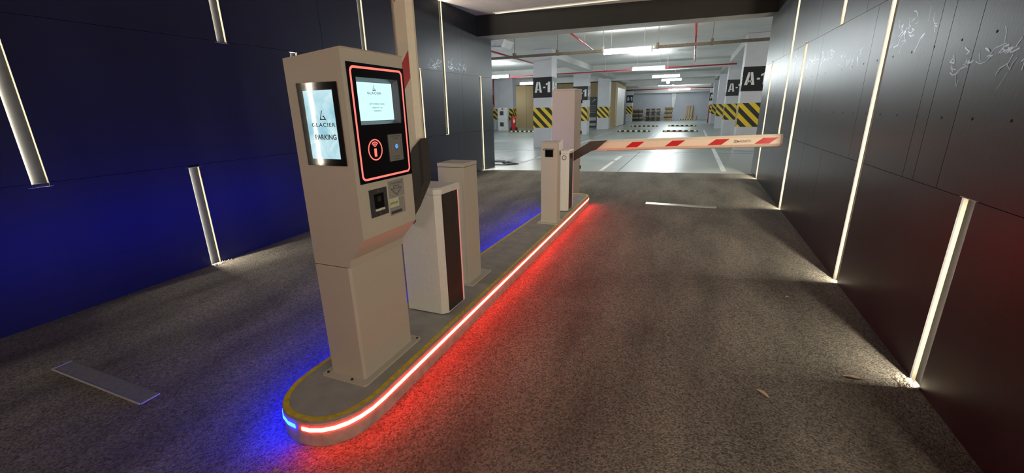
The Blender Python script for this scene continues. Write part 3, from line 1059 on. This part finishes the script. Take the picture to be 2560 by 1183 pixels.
part('notice_plate', MB().add(*(lambda p: (p, [(0, 1, 2, 3), (7, 6, 5, 4), (0, 4, 5, 1), (1, 5, 6, 2), (2, 6, 7, 3), (3, 7, 4, 0)]))(
    [(X1 + 0.001, 5.395, 1.225), (X1 + 0.001, 5.585, 1.225), (X1 + 0.001, 5.585, 1.350), (X1 + 0.001, 5.395, 1.322),
     (X1 + 0.004, 5.395, 1.225), (X1 + 0.004, 5.585, 1.225), (X1 + 0.004, 5.585, 1.350), (X1 + 0.004, 5.395, 1.322)])), 'white_paint', r4, label='small white plate on the post side')
part('side_socket', MB().box(X1, X1 + 0.003, 5.44, 5.49, 1.155, 1.205), 'black', r4)

zc6 = gz(7.9)
r6 = thing('control_cabinet', 'tall beige control cabinet with black hinges behind the far barrier machine', 'cabinet', (-2.12, 7.85, zc6))
part('cabinet_body', MB().box(-2.33, -1.917, 7.60, 8.10, zc6 - 0.005, 2.045), 'metal_beige', r6, bevel=0.004)
part('cabinet_roof', MB().box(-2.335, -1.912, 7.595, 8.105, 2.045, 2.075), 'metal_beige', r6, bevel=0.004)
part('cabinet_door', MB().box(-1.917, -1.911, 7.61, 8.09, zc6 + 0.06, 2.035), 'metal_beige', r6)
for hz in (1.83, 1.27, 0.62):
    part('hinge', MB().box(-1.911, -1.893, 8.05, 8.085, hz, hz + 0.065), 'black', r6)

# ------------------------------------------------------------------ channels laid into the drive, leaves
def floor_channel(x0, x1, y0, y1, label, m='alu_dull'):
    zc_ = gz((y0 + y1) / 2)
    root = thing('drive_light_channel', label, 'floor channel', ((x0 + x1) / 2, (y0 + y1) / 2, zc_), 'dark channels set in the drive')
    g = lambda x, y: gz(y)
    part('channel_lid', MB().prism_z([(x0, y0), (x1, y0), (x1, y1), (x0, y1)], lambda x, y: gz(y) + 0.0005, lambda x, y: gz(y) + 0.003), m, root)
    part('near_lip', MB().prism_z([(x0, y0 - 0.006), (x1, y0 - 0.006), (x1, y0), (x0, y0)], g, lambda x, y: gz(y) + 0.010), 'alu', root)
    part('end_lip', MB().prism_z([(x1, y0), (x1 + 0.006, y0), (x1 + 0.006, y1), (x1, y1)], g, lambda x, y: gz(y) + 0.006), 'alu', root)
    part('end_lip', MB().prism_z([(x0 - 0.006, y0), (x0, y0), (x0, y1), (x0 - 0.006, y1)], g, lambda x, y: gz(y) + 0.006), 'alu', root)


floor_channel(-4.10, -3.045, 1.165, 1.275, 'dull metal channel set in the asphalt of the left lane')
floor_channel(-0.60, 0.51, 7.52, 7.66, 'bright metal channel set in the asphalt of the right lane', 'channel_bright')


def leaf(x, y, L, W, a, label):
    mb = MB()
    n = 8
    top, bot = [], []
    c, s = math.cos(a), math.sin(a)
    for k in range(n + 1):
        t = k / n
        hw = W / 2 * math.sin(math.pi * (t * 0.94 + 0.03)) ** 0.8
        px = (t - 0.5) * L
        zc_ = gz(y) + 0.002 + 0.007 * math.sin(math.pi * t) 
        for d, z in ((-hw, 0.006), (0, 0), (hw, 0.007)):
            top.append((x + px * c - d * s, y + px * s + d * c, zc_ + z))
    vs = top + [(p[0], p[1], p[2] - 0.0012) for p in top]
    m = len(top)
    fs = []
    for k in range(n):
        for j in range(2):
            q = k * 3 + j
            fs.append((q, q + 1, q + 4, q + 3))
            fs.append((m + q + 3, m + q + 4, m + q + 1, m + q))
    mb.add(vs, fs)
    single('fallen_leaf', mb, 'leaf_dry', label, 'leaf', (x, y, gz(y)), 'dry leaves on the drive')


leaf(1.112, 2.972, 0.10, 0.026, 0.0, 'dry leaf on the asphalt nearest the short light channel of the right wall')
leaf(0.560, 2.600, 0.09, 0.030, -0.85, 'dry leaf further out on the asphalt of the right lane')
leaf(-1.78, 1.10, 0.035, 0.02, 0.6, 'scrap of dry leaf on the asphalt in front of the island nose')
leaf(0.95, 4.15, 0.04, 0.022, 0.3, 'tiny dry leaf on the right lane further up the drive')

# ------------------------------------------------------------------ garage columns
def bay_code(o, R_, U_, w_, h_):
    """stencilled A-1 centred on o"""
    polys = [[(0, 0), (.140, 0), (.213, .80), (.213, 1), (.125, 1)], [(.120, .20), (.213, .20), (.213, .36), (.148, .36)],
             [(.455, 0), (.315, 0), (.242, .80), (.242, 1), (.330, 1)], [(.335, .20), (.242, .20), (.242, .36), (.307, .36)],
             [(.53, .40), (.67, .40), (.67, .54), (.53, .54)], [(.81, 0), (.965, 0), (.965, 1), (.85, 1), (.81, .90)], [(.70, .66), (.80, .74), (.80, .89), (.70, .82)]]
    mb = MB()
    for q in polys:
        mb.plate(o, R_, U_, [((a - 0.48) * w_, (b - 0.5) * h_) for a, b in q], 0.002)
    return mb


def column(x0, x1, y0, y1, label, faces):
    root = thing('column', label, 'column', ((x0 + x1) / 2, (y0 + y1) / 2, GF), 'painted garage columns')
    b = 0.0
    part('shaft', MB().box(x0, x1, y0, y1, GF, GC), 'column_paint', root, bevel=0.02)
    e = 0.004
    part('hazard_band', MB().box(x0 - e, x1 + e, y0 - e, y1 + e, 1.00, 1.79), 'hazard', root, label='yellow and black hazard band')
    if 'n' in faces:
        sb = part('sign_band', MB().box(x0 - e, x1 + e, y0 - e, y1 + e, 2.17, 2.945), 'black', root, label='black band with the bay code')
        wdt = (x1 - x0) * 0.86
        part('lettering', bay_code(((x0 + x1) / 2, y0 - e, 2.57), EX, EZ, wdt, 0.40), 'white_paint', sb)
        if 'e' in faces:
            part('lettering', bay_code((x1 + e, (y0 + y1) / 2, 2.57), EY, EZ, (y1 - y0) * 0.85, 0.40), 'white_paint', sb)
        if 'w' in faces:
            part('lettering', bay_code((x0 - e, (y0 + y1) / 2, 2.57), -EY, EZ, (y1 - y0) * 0.85, 0.40), 'white_paint', sb)
    return root


column(-6.00, -5.22, 16.95, 17.65, 'column marked A-1 with hazard stripes just left of the tall control cabinet', 'ne')
column(-6.54, -5.68, 25.5, 26.2, 'column marked A-1 showing just right of the tall control cabinet', 'ne')
column(-6.50, -5.66, 32.5, 33.2, 'column with hazard stripes but no sign beside the tan board wall', '')
column(-6.75, -6.10, 49.6, 50.3, 'farthest left column marked A-1 beside the dark pallets', 'ne')
column(1.48, 2.26, 16.95, 17.65, 'nearest right column marked A-1, partly hidden by the clad wall', 'nw')
column(1.53, 2.26, 25.0, 25.7, 'second right column marked A-1 behind the nearest one', 'nw')
column(1.53, 2.26, 33.0, 33.7, 'third right column with hazard stripes and no visible sign', 'w')
column(1.53, 2.26, 41.0, 41.7, 'fourth right column with hazard stripes far down the garage', 'w')
column(1.53, 2.26, 49.2, 49.9, 'farthest right column marked A-1 at the end of the garage', 'nw')
column(-14.3, -12.7, 31.2, 31.9, 'wide grey column behind the white fire cabinet', '')
column(-15.9, -15.15, 34.5, 35.2, 'column marked A-1 at the left edge of the garage opening', 'ne')

# tan board core with a glossy door, dark banner
core = thing('board_clad_core', 'tan board clad stair core between the left columns', 'stair core', (-10.0, 38.6, GF))
for i in range(8):
    xa = -14.35 + i * (14.35 - 5.70) / 8
    part('tan_panel', MB().box(xa + 0.01, xa + (14.35 - 5.70) / 8 - 0.01, 35.7, 35.76, GF, 3.66), 'tan_board', core)
part('core_wall', MB().box(-14.35, -5.73, 35.75, 41.6, GF, 3.66), 'tan_board', core)
part('glossy_door', MB().box(-5.73, -5.68, 36.5, 40.6, GF + 0.05, 3.25), 'metal_white', core, label='pale glossy door leaf')
part('dark_jamb', MB().box(-5.73, -5.66, 40.6, 41.4, GF, 3.1), 'banner', core)
bn = thing('notice_board', 'tall dark notice board with white print leaning on the tan core', 'notice board', (-7.45, 35.5, GF))
part('board', MB().box(-7.78, -7.13, 35.55, 35.60, GF, 2.56), 'banner', bn)
bo = Vector((-7.44, 35.545, 0))
part('white_print', MB().plate(bo + EZ * 2.26, EX, EZ, [(-0.18, -0.14), (0.2, 0.12), (0.12, 0.14)], 0.004), 'white_paint', bn)
for pz, ph in ((1.90, 0.05), (1.72, 0.06), (1.55, 0.06), (1.38, 0.05)):
    part('white_print', MB().plate(bo + EZ * pz, EX, EZ, [(-0.22, -ph / 2), (0.24, -ph / 2), (0.24, ph / 2), (-0.22, ph / 2)], 0.004), 'sticker_grey', bn)
part('pale_print', MB().plate(bo + EZ * 0.85, EX, EZ, [(-0.26, -0.12), (0.27, -0.12), (0.27, 0.14), (-0.26, 0.14)], 0.004), 'steel_plate', bn)
part('pale_print', MB().plate(bo + EZ * 0.42, EX, EZ, [(-0.26, -0.1), (0.27, -0.1), (0.27, 0.1), (-0.26, 0.1)], 0.004), 'steel_plate', bn)

# ------------------------------------------------------------------ fire cabinet and extinguisher
fc = thing('fire_cabinet', 'white fire hose cabinet with two small windows in front of a grey column', 'fire cabinet', (-13.33, 30.75, GF))
part('cabinet_body', MB().box(-13.74, -12.92, 30.62, 30.95, GF, 1.89), 'white_paint', fc, bevel=0.01)
for z0, z1 in ((1.03, 1.87), (GF + 0.06, 1.00)):
    d = part('cabinet_door', MB().box(-13.71, -12.95, 30.59, 30.62, z0, z1), 'white_paint', fc, bevel=0.006)
    zc_ = (z0 + z1) / 2 + (0.04 if z0 > 1 else 0.05)
    part('door_window', MB().box(-13.53, -13.23, 30.58, 30.59, zc_ - 0.16, zc_ + 0.14), 'dark_steel', d)
part('fire_emblem', MB().plate((-13.31, 30.588, 1.78), EX, EZ, [(-0.07, -0.05), (0.07, -0.05), (0.05, 0.05), (-0.03, 0.06)], 0.003), 'extinguisher_red', fc)
fe = thing('fire_extinguisher', 'large red wheeled fire extinguisher beside the white fire cabinet', 'fire extinguisher', (-12.45, 30.6, GF))
mb = MB()
rings = []
for z, r in ((0.08, 0.12), (0.12, 0.17), (0.95, 0.17), (1.05, 0.12), (1.10, 0.05)):
    rings.append([(-12.42 + r * math.cos(a * math.pi / 8), 30.6 + r * math.sin(a * math.pi / 8), GF + z) for a in range(16)])
part('tank', mb.loft(rings), 'extinguisher_red', fe, smooth=True)
part('white_label', MB().box(-12.36, -12.24, 30.40, 30.43, GF + 0.60, GF + 0.82), 'white_paint', fe)
part('valve', MB().cyl((-12.42, 30.6, GF + 1.1), EZ, 0.04, 0.12, 10), 'black', fe)
part('hose', MB().tube([(-12.42, 30.55, GF + 1.18), (-12.62, 30.5, GF + 1.25), (-12.74, 30.5, GF + 1.1), (-12.72, 30.5, GF + 0.75), (-12.60, 30.48, GF + 0.95)], 0.035, 8), 'black', fe)
for wx in (-12.66, -12.20):
    part('wheel', MB().cyl((wx - 0.03, 30.65, GF + 0.13), EX, 0.13, 0.06, 18), 'rubber', fe)
part('axle', MB().cyl((-12.68, 30.65, GF + 0.13), EX, 0.02, 0.5, 8), 'dark_steel', fe)

# ------------------------------------------------------------------ wheel stops
def wheel_stop(x0, x1, y, label):
    root = thing('wheel_stop', label, 'wheel stop', ((x0 + x1) / 2, y, GF), 'black and yellow wheel stops')
    L = x1 - x0
    sec = [(-0.085, 0), (-0.055, 0.10), (0.055, 0.10), (0.085, 0)]
    rings = [[(x0 + 0.09, y + a * 0.8, GF + b * 0.9) if False else (x, y + a, GF + b) for a, b in sec] for x in (x0 + 0.06, x1 - 0.06)]
    r0_ = [(x0, y + a, GF + b * 0.3) for a, b in sec]
    r1_ = [(x1, y + a, GF + b * 0.3) for a, b in sec]
    part('rubber_body', MB().loft([r0_] + rings + [r1_]), 'rubber', root)
    nb = 6
    for k_ in range(nb):
        xc = x0 + L * (k_ + 0.5) / nb
        hw = L / nb * 0.24
        part('reflector', MB().add([(xc - hw, y - 0.083, GF + 0.022), (xc + hw, y - 0.083, GF + 0.022), (xc + hw * 0.85, y - 0.058, GF + 0.101), (xc - hw * 0.85, y - 0.058, GF + 0.101),
                                    (xc + hw * 0.8, y + 0.05, GF + 0.103), (xc - hw * 0.8, y + 0.05, GF + 0.103)], [(0, 1, 2, 3), (3, 2, 4, 5)]), 'pale_yellow', root)


wheel_stop(-4.42, -2.38, 29.1, 'black and yellow wheel stop in the near row, left bay')
wheel_stop(-1.62, 0.47, 29.3, 'black and yellow wheel stop in the near row, right bay')
wheel_stop(-4.50, -2.41, 36.5, 'black and yellow wheel stop in the far row, left bay')
wheel_stop(-1.66, 0.44, 37.0, 'black and yellow wheel stop in the far row, right bay')
wheel_stop(-12.0, -10.0, 28.8, 'black and yellow wheel stop by the red fire extinguisher')
wheel_stop(-1.35, 0.20, 53.0, 'black and yellow wheel stop in front of the leaning timber')
wheel_stop(-15.6, -14.6, 28.9, 'black and yellow wheel stop left of the white fire cabinet')

# ------------------------------------------------------------------ garage lamps, pipes, tray
def tube_lamp(xc, yc, L, z, label):
    root = thing('tube_lamp', label, 'lamp', (xc, yc, z), 'hanging tube lamps in the garage')
    part('lamp_body', MB().box(xc - L / 2 - 0.03, xc + L / 2 + 0.03, yc - 0.022, yc + 0.022, z + 0.10, z + 0.125), 'galvanised', root)
    sec = [(0.055 * math.cos(math.radians(a)), 0.045 * math.sin(math.radians(a))) for a in range(0, 360, 20)]
    part('diffuser', MB().loft([[(x, yc + a, z + 0.035 + b * 1.4) for a, b in sec] for x in (xc - L / 2, xc + L / 2)]), 'tube_white', root)
    for x in (xc - L / 2 - 0.03, xc + L / 2):
        part('end_cap', MB().box(x, x + 0.03, yc - 0.058, yc + 0.058, z - 0.03, z + 0.125), 'galvanised', root)
    for x in (xc - L * 0.35, xc + L * 0.35):
        part('hanger', MB().cyl((x, yc, z + 0.125), EZ, 0.006, GC - z - 0.125, 6), 'galvanised', root)


tube_lamp(-1.93, 13.8, 1.36, 3.30, 'large glaring tube lamp nearest the garage opening')
tube_lamp(-1.92, 20.5, 1.34, 3.30, 'second glaring tube lamp down the middle aisle')
tube_lamp(-1.50, 26.1, 1.40, 3.28, 'third tube lamp down the middle aisle, slightly right')
tube_lamp(-1.35, 47.5, 2.0, 3.26, 'far tube lamp in front of the back wall')
tube_lamp(-9.30, 20.8, 1.30, 3.30, 'glaring tube lamp beside the end of the left clad wall')
tube_lamp(-9.75, 26.9, 1.30, 3.28, 'tube lamp just left of the near A-1 column')
tube_lamp(-13.95, 34.0, 0.40, 2.62, 'small lamp above the red fire extinguisher')
tube_lamp(-2.5, 51.0, 0.7, 3.66, 'added short tube lamp hidden behind the last beam')  # unseen lamp added to brighten the back wall
tube_lamp(-9.3, 14.0, 1.36, 3.30, 'added tube lamp hidden behind the left clad wall')  # this and the next tube lamps: unseen, added to light the garage
tube_lamp(5.2, 15.5, 1.36, 3.30, 'added tube lamp hidden behind the right clad wall')
tube_lamp(5.2, 27.0, 1.36, 3.30, 'added unseen tube lamp in the bay right of the right columns')
tube_lamp(-1.6, 35.0, 1.36, 3.55, 'added tube lamp tucked above the third beam')
tube_lamp(-14.5, 22.0, 1.36, 3.30, 'added unseen tube lamp far left in the garage')
tube_lamp(-2.4, 43.5, 1.36, 3.55, 'added tube lamp tucked above the fourth beam')

tr = thing('cable_tray', 'brown cable tray hung across the garage ceiling', 'cable tray', (-2.3, 14.0, 3.37))
part('tray', MB().box(-7.5, 4.0, 13.93, 14.07, 3.37, 3.375), 'tray_brown', tr)
part('tray_side', MB().box(-7.5, 4.0, 13.925, 13.93, 3.37, 3.44), 'tray_brown', tr)
part('tray_side', MB().box(-7.5, 4.0, 14.07, 14.075, 3.37, 3.44), 'tray_brown', tr)
for hx in (-5.6, -4.13, -2.68, -1.1, 0.35, 1.8):
    part('tray_clamp', MB().box(hx - 0.03, hx + 0.03, 13.90, 14.10, 3.36, 3.52), 'tray_brown', tr)
    part('hanger_rod', MB().cyl((hx, 14.0, 3.52), EZ, 0.008, GC - 3.52, 6), 'tray_brown', tr)


def pipe(pts, r, label, m='pipe_red', n=10):
    c = pts[len(pts) // 2]
    root = thing('sprinkler_pipe', label, 'pipe', tuple(c))
    part('pipe_run', MB().tube(pts, r, n), m, root, smooth=True)
    a, b = Vector(pts[0]), Vector(pts[-1])
    L = (b - a).length
    k_ = max(2, int(L / 2.4))
    for i in range(1, k_):
        p = a.lerp(b, i / k_)
        d = (b - a).normalized()
        part('coupling', MB().cyl(p - d * 0.05, d, r * 1.35, 0.1, 10), m, root)
        part('pipe_hanger', MB().cyl(p + EZ * r, EZ, 0.006, max(0.05, GC - p.z - r), 6), 'galvanised', root)
    return root


pipe([(-9.6, 21.6, 3.36), (1.6, 21.6, 3.42)], 0.030, 'long red sprinkler pipe crossing behind the second tube lamp')
pipe([(-3.02, 11.3, 3.56), (-3.2, 15.4, 3.56)], 0.022, 'pale-lit red branch pipe meeting the cable tray')
pipe([(-0.09, 11.6, 3.62), (-0.09, 21.6, 3.60)], 0.026, 'red branch pipe running straight away above the right lane')
pipe([(-6.02, 12.6, 3.52), (-6.25, 18.0, 3.54)], 0.028, 'dark red pipe at the upper left corner of the garage opening')
pipe([(-7.0, 48.3, 3.42), (2.0, 48.3, 3.42)], 0.05, 'far red sprinkler pipe in front of the back wall')
pipe([(-13.9, 30.4, 1.95), (-13.9, 30.4, 3.9)], 0.04, 'red riser pipe above the white fire cabinet')
pipe([(1.42, 44.0, GF + 0.02), (1.42, 44.0, 1.7)], 0.05, 'red standpipe at the foot of the far right columns')
du = thing('air_duct', 'pale sheet metal duct end at the upper left corner of the garage opening', 'duct', (-5.75, 13.1, 3.6))
part('duct_body', MB().add([(-5.98, 12.9, 3.62), (-5.60, 12.9, 3.60), (-5.49, 12.9, 3.80), (-5.84, 12.9, 3.81), (-5.98, 13.7, 3.62), (-5.60, 13.7, 3.60), (-5.49, 13.7, 3.80), (-5.84, 13.7, 3.81)],
                           [(0, 1, 2, 3), (7, 6, 5, 4), (0, 4, 5, 1), (1, 5, 6, 2), (2, 6, 7, 3), (3, 7, 4, 0)]), 'white_paint', du)
part('duct_flange', MB().add([(-6.0, 12.86, 3.60), (-5.58, 12.86, 3.58), (-5.575, 12.86, 3.62), (-5.985, 12.86, 3.64), (-6.0, 12.9, 3.60), (-5.58, 12.9, 3.58), (-5.575, 12.9, 3.62), (-5.985, 12.9, 3.64)],
                             [(0, 1, 2, 3), (7, 6, 5, 4), (0, 4, 5, 1), (1, 5, 6, 2), (2, 6, 7, 3), (3, 7, 4, 0)]), 'galvanised', du)
part('duct_strap', MB().box(-5.76, -5.73, 13.3, 13.34, 3.8, GC), 'galvanised', du)
gl = thing('globe_lamp', 'round white globe lamp under the garage ceiling below the third tube lamp', 'lamp', (-2.0, 39.0, 3.5))
mb = MB()
rings = []
for k_ in range(9):
    a = math.pi * k_ / 8
    rings.append([(-2.03 + 0.14 * max(0.02, math.sin(a)) * math.cos(j * math.pi / 6), 39.0 + 0.14 * max(0.02, math.sin(a)) * math.sin(j * math.pi / 6), 3.62 + 0.14 * math.cos(a)) for j in range(12)])
part('globe', mb.loft(rings), 'mirror_lamp', gl, smooth=True)
part('stem', MB().cyl((-2.03, 39.0, 3.75), EZ, 0.02, GC - 3.75, 8), 'galvanised', gl)

# ------------------------------------------------------------------ pallets, timber, white board at the back
def pallet(x, y, z, w, d, a, m, label, group):
    mb = MB()
    h = 0.144
    for k_ in range(3):
        yy = -d / 2 + (d - 0.1) * k_ / 2
        mb.box(-w / 2, w / 2, yy, yy + 0.1, 0, 0.022)
        for b_ in range(3):
            xx = -w / 2 + (w - 0.3) * b_ / 2
            mb.box(xx, xx + 0.3, yy, yy + 0.1, 0.022, 0.10)
    for b_ in range(3):
        xx = -w / 2 + (w - 0.14) * b_ / 2
        mb.box(xx, xx + 0.14, -d / 2, d / 2, 0.10, 0.122)
    for k_ in range(5):
        yy = -d / 2 + (d - 0.1) * k_ / 4
        mb.box(-w / 2, w / 2, yy, yy + 0.1, 0.122, h)
    me = mesh_of(mb, 'wooden_pallet')
    me.materials.append(MATS[m])
    o = bpy.data.objects.new('wooden_pallet', me)
    col.objects.link(o)
    o.location = (x, y, z)
    o.rotation_euler = (0, 0, a)
    o['label'], o['category'], o['group'] = label, 'pallet', group


ORD = ['bottom', 'second', 'third', 'fourth', 'fifth', 'sixth', 'seventh', 'eighth', 'ninth', 'top']


def stack(x, y, n, w, d, mats, where, group, drift=0.05):
    for i in range(n):
        pallet(x + random.uniform(-drift, drift), y + random.uniform(-0.02, 0.02), GF + i * 0.146, w * random.uniform(0.97, 1.03), d, random.uniform(-0.05, 0.05), mats[i % len(mats)],
               '%s pallet of the %s' % ('top' if i == n - 1 else ORD[i], where), group)


stack(-5.62, 50.9, 9, 1.05, 0.8, ['pallet_dark', 'pallet_dark', 'pallet_wood'], 'dark narrow pile beside the farthest left column', 'pallets in the left pile')
stack(-4.02, 51.5, 9, 1.45, 0.9, ['pallet_dark', 'pallet_dark', 'pallet_dark', 'pallet_wood'], 'wide dark pile in the middle of the back wall', 'pallets in the wide pile')
stack(-2.42, 52.0, 10, 0.78, 0.8, ['pallet_wood', 'pallet_wood', 'pallet_dark'], 'narrow yellowish pile right of the wide dark pile', 'pallets in the yellowish pile')


def plank(x, w, h, lean, label, y=53.85):
    mb = MB()
    mb.add([(x, y - lean, GF), (x + w, y - lean, GF), (x + w + 0.1, y, GF + h), (x + 0.1, y, GF + h), (x, y - lean - 0.05, GF), (x + w, y - lean - 0.05, GF), (x + w + 0.1, y - 0.05, GF + h), (x + 0.1, y - 0.05, GF + h)],
           [(0, 1, 2, 3), (7, 6, 5, 4), (0, 4, 5, 1), (1, 5, 6, 2), (2, 6, 7, 3), (3, 7, 4, 0)])
    single('timber_plank', mb, 'timber', label, 'plank', (x + w / 2, y - lean / 2, GF), 'timber leaning on the back wall')


plank(-0.70, 0.17, 1.55, 0.45, 'leftmost timber plank leaning on the back wall')
plank(-0.48, 0.20, 1.55, 0.45, 'second timber plank leaning on the back wall')
plank(-0.22, 0.22, 1.60, 0.45, 'tallest timber plank leaning on the back wall')
plank(0.12, 0.32, 0.50, 0.20, 'short timber offcut leaning on the back wall at the right end')
wb = thing('white_board', 'tapered white board with an oval slot standing behind the pallets', 'board', (-2.0, 53.9, 1.6))
out = [(-0.10, 1.58), (0.09, 1.58), (0.20, 2.3), (0.21, 3.05), (0.17, 3.14), (-0.17, 3.14), (-0.21, 3.05), (-0.19, 2.3)]
part('board', MB().plate((-2.05, 53.93, 0), EX, EZ, out, 0.02), 'white_paint', wb)
part('slot', MB().ring((-2.05, 53.905, 2.83), EX, EZ, 0.0, 0.09, 0.003, 20, 0.7), 'garage_wall', wb)

# ------------------------------------------------------------------ cable and sheet left of the garage floor
single('white_sheet', MB().add([(-5.70, 12.30, GF), (-5.25, 12.18, GF + 0.01), (-5.10, 12.62, GF + 0.05), (-5.52, 12.70, GF + 0.06), (-5.70, 12.30, GF + 0.05), (-5.25, 12.18, GF + 0.06), (-5.10, 12.62, GF + 0.09), (-5.52, 12.70, GF + 0.10)],
                               [(3, 2, 1, 0), (4, 5, 6, 7), (0, 1, 5, 4), (1, 2, 6, 5), (2, 3, 7, 6), (3, 0, 4, 7)]), 'white_paint', 'crumpled white packet on the garage floor at the end of the left wall', 'packet', (-5.4, 12.45, GF))
single('white_sheet', MB().add([(-5.00, 12.06, GF + .004), (-4.72, 11.98, GF + 0.004), (-4.62, 12.16, GF + 0.03), (-4.92, 12.24, GF + 0.03)], [(0, 1, 2, 3)]), 'white_paint', 'flat pale scrap on the garage floor beside the looped black cable', 'packet', (-4.85, 12.0, GF))
single('black_cable', MB().tube([(-5.6, 12.1, GF + .012), (-5.2, 12.05, GF + .012), (-4.85, 11.92, GF + .012), (-4.62, 11.72, GF + .012), (-4.70, 11.60, GF + .012), (-5.0, 11.68, GF + .012), (-5.2, 11.85, GF + .012), (-5.05, 11.95, GF + .03), (-4.8, 11.8, GF + .012),
                                  (-4.66, 11.62, GF + .012), (-4.9, 11.45, GF + .012), (-5.2, 11.42, GF + .012), (-5.5, 11.6, GF + .012)], 0.012, 6), 'black', 'looped black cable on the garage floor at the end of the left wall', 'cable', (-5.0, 11.7, GF), smooth=True)
